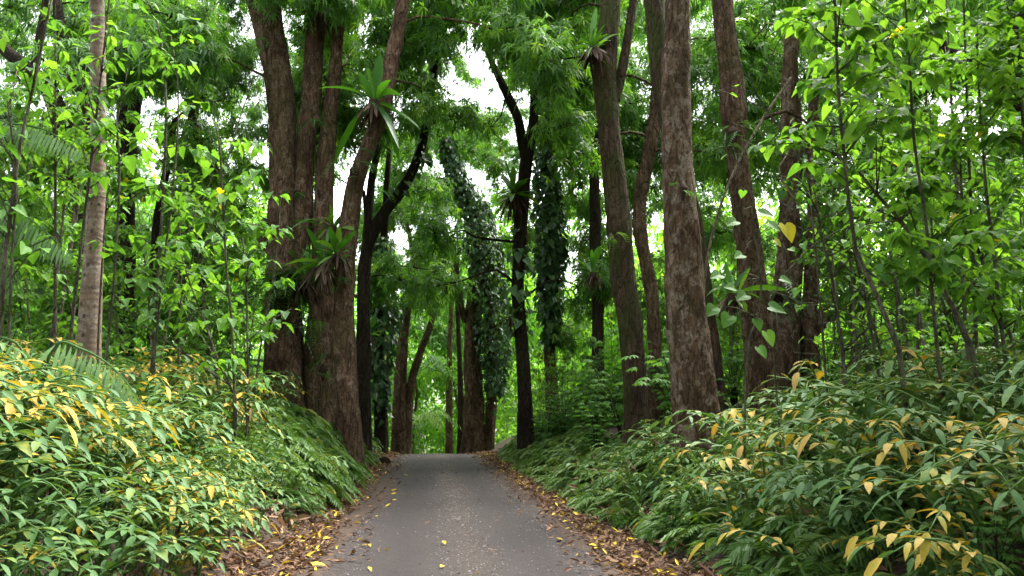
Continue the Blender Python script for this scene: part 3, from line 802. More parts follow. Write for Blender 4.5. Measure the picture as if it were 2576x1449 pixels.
for (x, y, lab) in [(-4.6, 1.0, 'broad unseen mango tree added for shade beside the viewpoint on the left bank'), (5.6, 0.5, 'broad unseen mango tree added for shade beside the viewpoint on the right bank'),
                    (-5.2, -9.0, 'unseen mango tree added for shade behind the viewpoint on the left bank'), (5.4, -9.5, 'unseen mango tree added for shade behind the viewpoint on the right bank'),
                    (-9.5, 6.0, 'mango tree added for shade high on the left bank outside the view'), (10.5, 5.0, 'mango tree added for shade high on the right bank outside the view')]:  # unseen trees, added so their crowns shade the near banks
    g = float(ground_z(x, y)); b = rng.normal(0, .3, 4)
    pts = np.array([[x, y, g - .35], [x + b[0], y + b[1], g + 4], [x + b[2], y + b[3], g + 8], [x * .8 + b[0], y + b[2], g + 13]])
    root = thing('forest_tree', (x, y, g), lab, 'tree')
    t = dict(root=root, foot=np.array([x, y, g]), paths=[(pts, np.array([.42, .34, .27, .14]))], mat=M_BARK, flute=.06, flare=.25, rough=.07, seg=24, limbs=[], crown=True, boughs=[])
    for k in range(24 if x < 0 else 46):
        ph = rng.uniform(0, 6.28); rr = 4.6 * math.sqrt(rng.random())
        c = np.array([x * .9 + rr * math.cos(ph), y + rr * math.sin(ph), g + rng.uniform(7.5, 14.5)])
        if c[1] > 2 and (c - CAM) @ FWD > 0 and -200 < project(c)[0] < 2776 and project(c)[1] > -300: continue
        t['boughs'].append((c, rng.uniform(1.0, 1.5), int(rng.integers(0, 6)), rng.uniform(0, 6.28)))
    if x > 5 and y > -2:  # extra boughs hung out of view to darken the right bank
        for k in range(38):
            q = rng.uniform(-4, 7)
            c = np.array([rng.uniform(3.4, 12), q, 4.6 + .68 * max(q, 0) + rng.uniform(0, 4.5)])
            if (c - CAM) @ FWD > .5 and project(c)[1] > -330 and project(c)[0] < 2900: continue
            t['boughs'].append((c, rng.uniform(1.0, 1.4), int(rng.integers(0, 6)), rng.uniform(0, 6.28)))
    TREES.append(t)
for t in TREES:
    finish_tree(t)

# the ringed trunk on the left: its crown is above the frame
rt = Acc()
RP = [(222, 940, 60), (224, 880, 56), (230, 740, 50), (238, 600, 44), (244, 450, 39), (247, 320, 36), (247, 150, 34), (244, 0, 33), (243, -120, 32)]
pp = [at(u, v, 13) for u, v, w in RP]; pr = [width(w, p) / 2 for (u, v, w), p in zip(RP, pp)]
foot = np.array([pp[0][0], pp[0][1], ground_z(pp[0][0], pp[0][1])])
pp.insert(0, foot - [0, 0, .3]); pr.insert(0, pr[0] * 1.1)
root = thing('ringed_tree', foot, 'straight pale ringed trunk spotted with dark scars at left', 'tree')
tube(rt, np.array(pp) - foot, pr, seg=28, step=.12, rough=.025, flare=.15)
rt.build('trunk', [M_RINGED], root, smooth=True)
top = pp[-1] - foot
ca = Acc()
for k in range(14):                # palmate leaves of its umbrella crown
    d = norm(np.array([math.cos(k * 2.4), math.sin(k * 2.4), rng.uniform(.1, .7)]))
    e = top + d * rng.uniform(.7, 1.3)
    tube(ca, [top, top * .5 + e * .5 + np.array([0, 0, .1]), e], [.015, .01, .006], seg=4, step=.3, rough=0, mat=1)
    ph = np.linspace(0, 6.28, 10)[:-1] + rng.uniform(0, 1)
    leaves(ca, T_STRAP, np.repeat(e[None], 9, 0), np.stack([np.cos(ph), np.sin(ph), -.1 + 0 * ph], -1), [0, 0, 1], .38, .13, .3, .4)
ca.build('crown', [M_BROAD, M_TWIG], root)

# ------------------------------------------------------------------ climbing vines
def vine(label, Y, path, n, size, cat='vine', spread=1.0):
    pts = np.array([at(u, v, Y - .15) for u, v, w in path]); rad = np.array([width(w, p) / 2 for (u, v, w), p in zip(path, pts)])
    foot = np.array([pts[0][0], pts[0][1], ground_z(pts[0][0], pts[0][1])])
    root = thing('climbing_vine', foot, label, cat)
    C, r = spline(pts, rad, .15)
    i = rng.integers(0, len(C), n)
    th = rng.uniform(0, 6.28, n)
    q = np.sqrt(rng.random(n)) * .35 + .68
    bl = .75 + .45 * np.sin(C[i][:, 2] * 2.3 + 1.5 * np.cos(th)) * np.sin(C[i][:, 2] * 1.1 + th)
    o = np.stack([np.cos(th), np.sin(th), 0 * th], -1)
    P = C[i] + o * (r[i] * q * (1 + .35 * (bl - .75)) * spread)[:, None] + rng.normal(0, .05, (n, 3)) - foot
    D = o * .55 + np.array([0, 0, -1]) + .4 * rng.normal(size=(n, 3))
    a = Acc()
    L = size * rng.uniform(.35, 1.35, n)
    k = n // 7                                # trailing streamers that hang clear of the stem
    P[:k, :2] += o[:k, :2] * rng.uniform(.05, .6, (k, 1)) * rad.mean(); P[:k, 2] -= rng.uniform(0, .8, k)
    leaves(a, T_HEART, P, D, o + .35 * rng.normal(size=(n, 3)), L, L * .8, .1, np.clip(rng.normal(.42, .18, n), 0, 1))
    a.build('foliage', [M_VINE], root)
    b = Acc()
    for k in range(6):
        f = rng.uniform(0, 6.28); idx = np.arange(0, len(C), 5)
        oo = np.stack([np.cos(f + idx * .05), np.sin(f + idx * .05), 0 * idx], -1)
        tube(b, C[idx] + oo * (r[idx] * .75)[:, None] - foot, np.full(len(idx), .016), seg=5, step=.4, rough=.1)
    b.build('stem', [M_TWIG], root)


vine('curtain of dark vines falling beside the pale trunk right of the crest', 36, [(1246, 990, 34), (1246, 920, 62), (1240, 830, 84), (1232, 720, 90), (1216, 610, 80), (1198, 525, 76), (1160, 465, 52), (1140, 410, 40), (1124, 350, 26)], 5200, .2)
vine('sleeve of large heart shaped vine leaves around the thin trunk', 31, [(1386, 860, 26), (1386, 780, 44), (1384, 700, 62), (1386, 600, 68), (1380, 500, 66), (1374, 420, 50), (1364, 330, 34), (1360, 240, 22)], 2300, .27)
vine('dark vine smothering the tree just past the left trunks', 30, [(960, 1020, 20), (957, 940, 40), (955, 860, 66), (968, 780, 84), (956, 700, 50), (962, 600, 30)], 1500, .24)
vine('few vine leaves clinging to the slim forked trunk', 26, [(1308, 830, 40), (1302, 720, 40), (1308, 640, 44), (1310, 580, 40)], 90, .3)
vine('small vine leaves climbing the slanting limb over the lane', 25, [(1008, 480, 34), (1048, 405, 30), (1072, 320, 28), (1086, 220, 26), (1104, 80, 24)], 130, .3)

# ------------------------------------------------------------------ ferns sitting on the trunks
def nest_fern(label, u, v, Y, size, n=14, dead=20, az=None, ndead_len=.55, tilt=0.0, only_dead=False):
    n += 12; size *= .92; dead += 26
    c = at(u, v, Y)
    root = thing('nest_fern', c, label, 'fern')
    if not only_dead:
        a = Acc()
        ph = np.arange(n) * 2.4 + rng.uniform(0, 6)
        if az is not None: ph = az + rng.uniform(-1.7, 1.7, n)
        el = np.where(rng.random(n) < .72, rng.uniform(.35, 1.35, n), rng.uniform(-.4, .4, n))
        D = np.stack([np.cos(ph) * np.cos(el), np.sin(ph) * np.cos(el), np.sin(el)], -1)
        N = np.stack([-np.cos(ph) * np.sin(el), -np.sin(ph) * np.sin(el), np.cos(el)], -1)
        L = size * rng.uniform(.3, 1.1, n)
        leaves(a, T_STRAP, D * .05 + .05 * rng.normal(size=(n, 3)), D + .15 * rng.normal(size=(n, 3)), N + .3 * rng.normal(size=(n, 3)), L, L * rng.uniform(.14, .22, n), rng.uniform(.15, .9, n) * np.cos(el), np.clip(rng.normal(.45, .2, n), 0, .8), .04)
        a.build('frond', [M_NEST], root, smooth=True).name = 'fronds'
    b = Acc()
    ph = rng.uniform(0, 6.28, dead)
    D = np.stack([np.cos(ph) * .5, np.sin(ph) * .5, -1 + .3 * rng.random(dead)], -1)
    P = np.stack([np.cos(ph), np.sin(ph), 0 * ph], -1) * size * .14
    L = size * ndead_len * rng.uniform(.4, 1.0, dead)
    leaves(b, T_LANCE, P, D + .2 * rng.normal(size=(dead, 3)), np.stack([np.cos(ph), np.sin(ph), .4 + 0 * ph], -1), L, L * rng.uniform(.07, .15, dead), .1, rng.random(dead) ** 2)
    r = size * .2
    tube(b, [[0, 0, -r * 1.8], [0, 0, -r * .6], [0, 0, r * .3]], [r * .2, r * .62, r * .5], seg=12, step=r * .3, rough=.2, tint=.15)
    for k in range(9):                      # root strands
        f0 = rng.uniform(0, 6.28); q = np.array([math.cos(f0), math.sin(f0), 0]) * r * rng.uniform(.3, .8); l = size * rng.uniform(.3, .8)
        tube(b, [q, q * .9 + [0, 0, -l * .5], q * .7 + [.03, 0, -l]], [.014, .01, .004], seg=4, step=.15, rough=.1, tint=.15)
    b.build('dead_skirt', [M_DEAD], root)


nest_fern('large nest fern spreading on the curving trunk', 942, 262, 17.7, 1.45, 13, 16)
nest_fern('upright nest fern wedged between the fused trunks', 836, 575, 18.3, 1.05, 10, 10)
nest_fern('nest fern with dead hanging fronds on the left trunks', 815, 668, 17.9, 1.0, 12, 30, ndead_len=.9)
nest_fern('small nest fern on the vine wrapped left tree', 925, 845, 26, 1.0, 12, 12)
nest_fern('nest fern with a ragged dead skirt on the slim forked trunk', 1292, 492, 25.6, 1.45, 15, 40, ndead_len=.75)
nest_fern('nest fern high on the leaning mossy trunk', 1492, 125, 16.6, 1.05, 13, 34, ndead_len=.6)
nest_fern('shaggy nest fern at the top of the slim forked trunk', 1352, 100, 25.7, 1.2, 10, 44, ndead_len=.9)
nest_fern('bright nest fern crowning the far left tree', 494, 110, 28, 1.6, 18, 34, ndead_len=.6)
nest_fern('dead brown fern clump in the fork of the dark left tree', 372, 88, 25, 1.0, 5, 40, ndead_len=.8)
nest_fern('nest fern low behind the thickest pale trunk', 1842, 745, 14.4, .95, 9, 8)
nest_fern('little nest fern sprouting from the side of the slim trunk', 1284, 800, 25.6, .75, 10, 5)
nest_fern('nest fern in the shade left of the strangler tree', 1490, 690, 23, 1.1, 10, 6)
nest_fern('nest fern hanging at the top of the second left trunk', 806, 20, 19.6, 1.0, 6, 34, ndead_len=.9)


def split_frond(a, P, D, L, W, tint, droop):
    """deeply lobed frond: a midrib with pairs of finger lobes"""
    n = 9
    t = np.linspace(.22, .97, n)
    P, D = np.asarray(P, float), norm(np.asarray(D, float))
    S = norm(np.cross(D, [0, 0, 1]) + 1e-3)
    Q = P + D * (t * L)[:, None]; Q[:, 2] -= droop * L * t * t
    w = W * np.sin(np.clip(t * 2.6, 0, math.pi - .35)) * .55
    for s in (1, -1):
        leaves(a, T_DIAM, Q, S * s + D * .75, [0, 0, 1], w, .17 * w + .018, .3, tint)
    leaves(a, T_LANCE, P, D, [0, 0, 1], L * 1.02, W * .12, droop, tint)


def lobed_fern(label, u, v, Y, n, L, az=-1.57, spread=1.2, moss=False):
    c = at(u, v, Y)
    root = thing('lobed_fern', c, label, 'fern')
    a = Acc()
    for k in range(n):
        ph = az + rng.uniform(-spread, spread); e = rng.uniform(-.5, .6)
        split_frond(a, rng.normal(0, .06 if n < 6 else .22, 3), (math.cos(ph) * math.cos(e), math.sin(ph) * math.cos(e), math.sin(e)), L * rng.uniform(.7, 1.15), L * .62, rng.uniform(.2, .6), rng.uniform(.5, 1.1))
    a.build('fronds', [M_VINE if moss else M_FERN], root)
    b = Acc()
    tube(b, [[0, .1, -.15 - .02 * n], [0, .06, 0], [0, .1, .15]], [.02, .05 + .008 * n, .02], seg=12, step=.05, rough=.25, tint=.2)
    b.build('root_clump', [M_DEAD], root)


lobed_fern('dense dark lobed fern clump on the left side of the fused trunks', 702, 712, 19.05, 46, .7, moss=True, spread=1.5)
lobed_fern('lobed fern fronds hanging on the fused trunk below the clump', 746, 818, 19.0, 5, .55, moss=True)
lobed_fern('long bright lobed frond hanging between the fused trunks', 790, 805, 18.8, 3, .75, spread=.4)
lobed_fern('lobed ferns on the upper part of the fused trunks', 745, 480, 19.1, 4, .55, moss=True)
lobed_fern('lobed ferns on the curving trunk below its large fern', 890, 430, 17.8, 7, .6, moss=True)
nest_fern('dark nest fern in the middle of the fern mass on the fused trunks', 765, 700, 18.9, .95, 10, 30, ndead_len=.9)
nest_fern('nest fern with long hanging leaves on the right of the fern mass', 850, 640, 17.6, .9, 8, 20, ndead_len=.8)
lobed_fern('bright lobed fern drooping from the middle of the fern mass', 725, 690, 18.8, 16, .7, spread=1.4)
lobed_fern('small lobed ferns high on the left fused trunk', 668, 110, 19.4, 4, .5, moss=True)
lobed_fern('lobed fern on the second fused trunk near the top', 796, 300, 19.3, 4, .5, moss=True)
lobed_fern('tiny lobed fern low on the curving trunk', 868, 700, 17.8, 4, .4, moss=True)
lobed_fern('lobed ferns at the foot of the fused trunks', 812, 930, 18.8, 6, .55)
lobed_fern('small lobed fern on the bending trunk behind the saplings', 1846, 330, 15, 10, .55, moss=True)
lobed_fern('small lobed fern on the pale trunk nearest the road', 1722, 470, 12.0, 3, .3, moss=True)
lobed_fern('lobed fern half way up the leaning mossy trunk', 1540, 600, 16.5, 4, .45)
lobed_fern('grey green lobed fern clump on the strangler tree', 1950, 745, 16.4, 20, .6, moss=True)

# ------------------------------------------------------------------ saplings with broad heart leaves
def sapling_parts(pts, rad, nl, size, lo=.3, spread=.7, tint=.5, branches=7, seg=8, oval=False):
    """stem and leaf meshes in local space; pts from the foot up"""
    st, lf = Acc(), Acc()
    C, r = tube(st, pts, rad, seg=seg, step=.25, rough=.06)
    Ps, Ds = [], []
    nb = max(1, branches)
    for k in range(nb):
        i = int(len(C) * rng.uniform(lo, 1)) - 1; i = max(1, min(len(C) - 1, i))
        ph = rng.uniform(0, 6.28)
        ln = spread * rng.uniform(.5, 1.2)
        e = C[i] + np.array([math.cos(ph) * ln, math.sin(ph) * ln, ln * rng.uniform(.1, .9)])
        m = (C[i] + e) / 2 + np.array([0, 0, .08])
        tube(st, [C[i], m, e], [min(r[i] * .55, .012), .007, .004], seg=4, step=.3, rough=0)
        for q in range(max(1, nl // nb)):
            t = rng.uniform(.25, 1.0)
            b = C[i] * (1 - t) ** 2 + 2 * m * t * (1 - t) + e * t * t
            Ps.append(b); Ds.append(rng.uniform(0, 6.28))
    P = np.array(Ps); ph = np.array(Ds); n = len(P)
    o = np.stack([np.cos(ph), np.sin(ph), 0 * ph], -1)
    pet = size * rng.uniform(.3, 1.0, n)
    Q = P + o * pet[:, None] + np.array([0, 0, 1]) * (pet * rng.uniform(-.1, .5, n))[:, None]
    leaves(st, T_DIAM, P, Q - P, [0, 0, 1], np.linalg.norm(Q - P, axis=1), .008, 0, .5)
    D = o + np.array([0, 0, -.4]) + .3 * rng.normal(size=(n, 3))
    L = size * rng.uniform(.55, 1.15, n)
    tn = np.clip(rng.normal(tint - .06, .2, n), 0, .8)
    tn = np.where(rng.random(n) < .007, 1.3, tn)
    leaves(lf, T_GINGER if oval else T_HEART, Q, D, np.array([0, 0, 1]) + .3 * rng.normal(size=(n, 3)), L * (1.25 if oval else 1), L * (rng.uniform(.42, .6, n) if oval else rng.uniform(.8, 1.05, n)), rng.uniform(.05, .55, n), tn, .06)
    return st, lf


def sapling(label, Y, path, nl=60, size=.17, lo=.35, spread=.6, tint=.5, branches=8, mat=None, foot=True, group=None):
    pts = [at(q[0], q[1], q[3] if len(q) > 3 else Y) for q in path]
    rad = [width(q[2], p) / 2 for q, p in zip(path, pts)]
    if foot:
        g = float(ground_z(pts[0][0], pts[0][1]))
        if pts[0][2] > g - .05:
            pts.insert(0, np.array([pts[0][0] + .03, pts[0][1], g - .1])); rad.insert(0, rad[0] * 1.1)
    f = pts[0] + np.array([0, 0, .1])
    root = thing('sapling', f, label, 'sapling', group)
    if nl:
        st, lf = sapling_parts(np.array(pts) - f, rad, nl, size, lo, spread, tint, branches)
        lf.build('foliage', [M_BROAD], root)
    else:
        st = Acc(); tube(st, np.array(pts) - f, rad, seg=10, step=.2, rough=.06)
    st.build('stem', [mat or M_STICK], root, smooth=True)
    return root


SL = [('tall straight sapling just left of the big trunks', 11, [(590, 1010, 8), (582, 800, 7), (571, 700, 6), (560, 500, 6), (552, 360, 5), (540, 300, 4)], 90, .17),
      ('grey double bent sapling rising to the top left of centre', 12, [(378, 1000, 8), (392, 760, 8), (410, 500, 7), (418, 300, 6), (412, 160, 5), (396, 60, 4), (360, -20, 3)], 110, .17),
      ('dark thin sapling crossing the grey double bent one', 11, [(385, 960, 6), (405, 720, 6), (430, 520, 5), (447, 330, 5), (446, 200, 4), (430, 90, 3)], 100, .17),
      ('sapling just right of the ringed trunk', 10.5, [(262, 960, 7), (285, 720, 6), (298, 520, 6), (300, 400, 5), (292, 300, 4)], 70, .16),
      ('pale wandering sapling at the left edge', 9.5, [(0, 900, 12), (6, 720, 11), (26, 540, 9), (52, 360, 8), (90, 190, 7), (118, 50, 6), (140, -40, 5)], 40, .18),
      ('thin grey sapling beside the pale wandering one', 9.5, [(22, 900, 8), (28, 700, 7), (40, 470, 6), (30, 340, 5), (18, 250, 4)], 30, .18),
      ('low leaning sapling slanting up left under the trees', 11, [(592, 1012, 6), (550, 910, 6), (512, 802, 5), (480, 720, 4), (455, 640, 3)], 60, .16),
      ('longest leaning sapling slanting up left', 11.5, [(616, 1014, 6), (520, 930, 6), (420, 860, 5), (333, 795, 4), (290, 740, 3)], 60, .16),
      ('pale upright sapling in the left thicket', 12.5, [(445, 1000, 7), (450, 880, 6), (455, 740, 5), (452, 600, 5), (450, 500, 4)], 70, .16),
      ('thin upright sapling near the fused trunks', 12, [(625, 1005, 6), (622, 860, 5), (620, 710, 5), (610, 600, 4)], 60, .15),
      ('sapling with tiers of leaves in front of the fused trunk', 14, [(636, 1030, 6), (657, 863, 5), (680, 740, 5), (700, 600, 4), (706, 480, 3)], 110, .17),
      ('slender sapling leaning right in the left thicket', 12, [(550, 990, 5), (520, 800, 5), (500, 650, 4), (490, 520, 3)], 80, .16)]
for lab, Y, path, nl, size in SL:
    sapling(lab, Y, path, nl, size, tint=.52, lo=.45 if nl < 100 else .35, spread=.7)

SR = [('near sapling with broad heart leaves and a long dark stem', 7.2, [(2262, 880, 14), (2225, 790, 13), (2190, 710, 12), (2152, 627, 10), (2136, 514, 9), (2124, 392, 8), (2110, 245, 8), (2104, 120, 7), (2100, 0, 6), (2098, -120, 5)], 150, .21, .5),
      ('thick dark pole leaning up left on the right bank', 8, [(2445, 880, 15), (2405, 790, 14), (2363, 710, 13), (2320, 630, 12), (2265, 554, 10), (2206, 490, 8), (2160, 430, 6)], 90, .18, .4),
      ('pale pole leaning left among bright leaves', 9.5, [(2490, 720, 9), (2450, 610, 9), (2397, 505, 9), (2334, 416, 8), (2265, 333, 7), (2220, 270, 5)], 120, .18, .3),
      ('dark thin sapling leaning up left before the strangler tree', 9.5, [(2060, 720, 6), (2044, 560, 6), (2034, 450, 6), (1971, 338, 6), (1902, 235, 4), (1880, 180, 3)], 9, .17, .4),
      ('upright stick sapling in front of the braided stems', 9.5, [(2120, 885, 9), (2106, 790, 8), (2093, 700, 8), (2066, 590, 6), (2050, 480, 4)], 12, .17, .4),
      ('thin sapling beside the near big leaved one', 10, [(2222, 910, 8), (2200, 830, 7), (2180, 755, 7), (2150, 640, 6), (2140, 520, 4)], 26, .17, .3),
      ('dark upright sapling in the right thicket', 10, [(2402, 870, 9), (2380, 790, 8), (2358, 710, 7), (2345, 600, 6), (2340, 480, 4)], 90, .18, .3),
      ('sapling leaning left at the far right', 9, [(2545, 850, 9), (2526, 800, 9), (2475, 710, 8), (2430, 590, 7), (2417, 440, 6), (2412, 313, 4)], 130, .19, .25),
      ('straight grey sapling behind the dark poles', 11, [(2262, 860, 7), (2256, 740, 7), (2258, 620, 6), (2262, 500, 4)], 70, .17, .3),
      ('sapling full of leaves below the heavy limb', 8.5, [(2520, 830, 9), (2500, 640, 8), (2480, 470, 7), (2470, 330, 6), (2460, 180, 5), (2455, 60, 4)], 200, .19, .25),
      ('leafy sapling shading the top right corner', 7.5, [(2350, 800, 9), (2330, 560, 8), (2300, 360, 7), (2290, 200, 6), (2280, 40, 5), (2270, -100, 4)], 210, .2, .4),
      ('tall leafy sapling at the right border', 8, [(2640, 850, 10), (2600, 600, 9), (2580, 420, 8), (2570, 250, 7), (2560, 90, 6)], 170, .19, .3)]
for lab, Y, path, nl, size, lo in SR:
    sapling(lab, Y, path, int(nl * 3.3), size * .72, lo=lo, spread=.9, tint=.66, branches=20)
sapling('bare tan pole leaning against the strangler tree', 13.6, [(1766, 900, 7), (1774, 690, 7), (1806, 539, 7), (1854, 416, 6.5), (1922, 294, 6), (1990, 195, 5)], 0, mat=M_STICK_PALE)
sapling('thin bare stem arching right across the thicket', 9, [(1940, 760, 4), (1966, 700, 4), (2054, 612, 4), (2110, 580, 4), (2167, 563, 4), (2260, 556, 3)], 0)
sapling('crooked bare stem hanging before the braided stems', 10, [(2100, 700, 5), (2079, 612, 5), (2000, 505, 4), (1965, 450, 4), (1960, 420, 4), (1985, 380, 3)], 0, mat=M_STICK_PALE)

# a sapling with a few large leaves, one of them yellow, before the bending trunk
f = at(1850, 1000, 8.4); f[2] = ground_z(f[0], f[1])
root = thing('sapling', f, 'low sapling with few large leaves, one bright yellow, by the bending trunk', 'sapling')
st, lf = Acc(), Acc()
main = [at(u, v, 8.4) - f for u, v in [(1850, 1000), (1880, 900), (1905, 800), (1915, 700), (1900, 600), (1890, 520)]]
main[0] = np.array([0, 0, -.1])
tube(st, main, [.016, .014, .012, .01, .008, .005], seg=7, step=.15, rough=.05)
for (u, v, w, tn, dx, dz) in [(1972, 560, 52, .97, .2, -1), (1925, 830, 42, .88, .3, -1), (1838, 790, 44, .35, -.6, -.7), (1930, 770, 46, .3, .9, -.3), (1900, 800, 34, .4, .2, -1),
                              (1880, 740, 40, .35, -.8, -.3), (1905, 535, 42, .45, 1, -.2), (1930, 560, 36, .4, .6, -.5), (1855, 555, 36, .45, -1, -.35), (1850, 725, 36, .35, -1, .1),
                              (1905, 870, 36, .5, .3, -.6), (1945, 602, 26, .95, .5, -.6), (1815, 690, 38, .4, -.8, -.2), (1960, 700, 32, .4, .8, -.3), (1800, 770, 40, .35, -.6, -.5), (1870, 640, 34, .5, -.7, -.2)]:
    p = at(u, v, 8.3 + rng.uniform(-.15, .15)) - f
    i = int(np.argmin([np.linalg.norm(q - p) for q in main]))
    tube(st, [main[i], (main[i] + p) / 2 + [0, 0, .05], p], [.007, .005, .003], seg=4, step=.1, rough=0)
    l = width(w, p + f)
    leaves(lf, T_HEART, p[None], np.array([[dx, -.35, dz]]), np.array([[.1, -.75, .6]]), l, l * .95, .1, tn)
lf.build('foliage', [M_BROAD], root); st.build('stem', [M_STICK], root, smooth=True)

# generic thicket saplings: a few kinds, copied
KINDS = []
for k in range(6):
    H = rng.uniform(3.6, 6.0)
    b = rng.normal(0, .35, 2)
    pts = [[0, 0, -.1], [b[0] * .2, b[1] * .2, H * .35], [b[0] * .6, b[1] * .6, H * .7], [b[0], b[1], H]]
    st, lf = sapling_parts(np.array(pts), [.03, .026, .018, .008], 620, .165, .12, 1.0, .55, 30, oval=k % 2 == 1)
    KINDS.append((st.mesh('stem', [M_STICK], True), lf.mesh('foliage', [M_BROAD])))
for k in range(4):                                   # bare below, leafy on top
    H = rng.uniform(5.0, 7.5); b = rng.normal(0, .7, 2)
    pts = [[0, 0, -.1], [b[0] * .2, b[1] * .2, H * .3], [b[0] * .55, b[1] * .55, H * .7], [b[0], b[1], H]]
    st, lf = sapling_parts(np.array(pts), [.03, .024, .017, .008], 170, .16, .5, .7, .55, 12, oval=k > 1)
    KINDS.append((st.mesh('stem', [M_STICK if k % 2 else M_STICK_PALE], True), lf.mesh('foliage', [M_BROAD])))


def thicket(n, x0, x1, y0, y1, label, group, smin=.7, smax=1.15, avoid=True, thin=None):
    k = tries = 0
    while k < n and tries < n * 20:
        tries += 1
        x, y = rng.uniform(x0, x1), rng.uniform(y0, y1)
        p = np.array([x, y, float(ground_z(x, y))])
        s = rng.uniform(smin, smax)
        u, v = project(p + [0, 0, 3 * s])
        if avoid and (abs(u - 1720) < 70 and y < 13 or abs(u - 1930) < 130 and y < 18.5 or 660 < u < 930 and y < 21 or abs(u - 1590) < 60 and y < 18): continue
        if avoid and not gap_clear(u, v, 20, 20): continue
        st, lf = KINDS[rng.integers(0, 10) if thin is None else rng.integers(6, 10)]
        r = thing('sapling', p, label, 'sapling', group)
        r.scale = (s, s, s); r.rotation_euler = (rng.normal(0, .06), rng.normal(0, .06), rng.uniform(0, 6.28))
        obj('stem', st, r); obj('foliage', lf, r)
        k += 1


thicket(85, -19, -5.5, 13.5, 32, 'bright heart leaved sapling in the thicket left of the big trunks', 'left thicket saplings')
thicket(80, 7.5, 24, 11.5, 32, 'bright heart leaved sapling in the thicket behind the right bank', 'right thicket saplings')
thicket(30, -12, -4.5, 10.5, 18, 'slender bare stemmed sapling near the left bank top', 'slender saplings on the left', .7, 1.1, thin=1)
thicket(26, 5.5, 14, 8.5, 17, 'slender bare stemmed sapling near the right bank top', 'slender saplings on the right', .7, 1.1, thin=1)
thicket(14, 4.2, 9, 21, 34, 'young sapling behind the tree row right of the crest', 'saplings right of the crest', .5, .8)
thicket(12, -9, -3.6, 26, 40, 'young sapling behind the tree row left of the crest', 'saplings left of the crest', .6, .9)

# ------------------------------------------------------------------ distant forest
def far_forest():
    a = Acc()
    cs = []
    while len(cs) < 1500:
        x, y = rng.uniform(-62, 66), rng.uniform(38, 95)
        if -5.5 < x + .1 * (y - 40) < 4.5 and y < 66: continue
        if abs(x) < 11 and y < 56 and rng.random() < .45: continue
        if abs(x) < 30 and y < 42: continue
        top = 13.5 + 2.5 * math.sin(x * .31) + 2 * math.sin(x * .83 + 1) + (y - 40) * .12 + (2 if x < -8 else 0)
        z = float(ground_z(x, y)) + rng.uniform(.3, max(2, top))
        c = np.array([x, y, z])
        u, v = project(c)
        rp = 1.6 * FPX / y / DSP
        if u < -150 or u > 2730: continue
        if not gap_clear(u, v, rp * .35, rp * .35): continue
        cs.append(c)
    for c in cs:
        n = 250
        d = norm(rng.normal(size=(n, 3)))
        P = c + d * (rng.random(n) ** .4)[:, None] * np.array([2.3, 2.3, 1.9]) * rng.uniform(.8, 1.25)
        D = d * np.array([1, 1, .4]) + np.array([0, 0, -.45]) + .5 * rng.normal(size=(n, 3))
        L = rng.uniform(.35, .7, n)
        leaves(a, T_DIAM, P, D, norm(np.array([0, 0, 1]) + .5 * rng.normal(size=(n, 3))), L, L * .45, .2, np.clip(rng.normal(.5 + rng.normal(0, .14), .17, n), 0, 1))
    # low growth along the ground so that no bare soil shows between the trunks
    n = 42000
    x, y = rng.uniform(-40, 44, n), rng.uniform(24, 80, n)
    ok = (x < -3.0) | (x > 3.6)
    x, y = x[ok], y[ok]; n = len(x)
    P = np.stack([x, y, ground_z(x, y) + 2.4 * rng.random(n) ** 1.5 * (.55 + .45 * np.sin(x * 1.3) * np.sin(y * .9))], -1)
    ph = rng.uniform(0, 6.28, n)
    L = rng.uniform(.2, .4, n)
    leaves(a, T_DIAM, P, np.stack([np.cos(ph), np.sin(ph), rng.normal(0, .4, n)], -1), [0, 0, 1], L, L * .5, .3, np.clip(rng.normal(.5, .18, n), 0, 1))
    tag(a.build('distant_forest', [M_FOREST]), 'bright green mass of forest behind the roadside trees', 'forest', kind='stuff')


far_forest()

# ------------------------------------------------------------------ undergrowth on the banks
def ginger_variant(state):
    """an arching stalk with two ranks of pointed leaves"""
    st, lf = Acc(), Acc()
    H = rng.uniform(.38, .72); reach = rng.uniform(.32, .55)
    base = np.array([0, 0, -.05])
    p = [base, [reach * .12, 0, H * .5], [reach * .45, 0, H * .86], [reach, 0, H * .97], [reach * 1.5, 0, H * .84]]
    C, r = tube(st, np.array(p), [.012, .010, .008, .006, .003], seg=5, step=.08, rough=0, tint=.4 if state < 2 else .7)
    n = 17
    i = np.linspace(len(C) * .16, len(C) - 1, n).astype(int)
    T = norm(np.gradient(C, axis=0))[i]
    side = np.where(np.arange(n) % 2 == 0, 1.0, -1.0)
    D = T * .75 + np.stack([0 * side, side, 0 * side], -1) * .85 + np.array([0, 0, .12]) + .16 * rng.normal(size=(n, 3))
    D[-1] = T[-1]
    L = rng.uniform(.12, .205, n) * (1 - .25 * np.linspace(0, 1, n))
    if state == 0: t, tip, ed = rng.normal(.27, .1, n), rng.uniform(0, .15, n), 0.0
    elif state == 1: t, tip, ed = np.where(rng.random(n) < .62, rng.normal(.655, .05, n), rng.normal(.38, .06, n)), rng.uniform(.0, .14, n), rng.uniform(0, .08, n)
    else: t, tip, ed = np.where(rng.random(n) < .8, rng.normal(.88, .08, n), rng.normal(.66, .05, n)), rng.uniform(0, .1, n), 0.0
    dr = rng.uniform(.15, .45, n) if state < 2 else rng.uniform(.6, 1.3, n)
    if state == 1: dr = rng.uniform(.2, .7, n)
    W = L * rng.uniform(.34, .44, n) * (1 if state < 2 else .6)
    leaves(lf, T_GINGER, C[i], D, np.array([0, 0, 1]) + .2 * rng.normal(size=(n, 3)), L, W, dr, np.clip(t, 0, 1), tip, ed)
    return st, lf


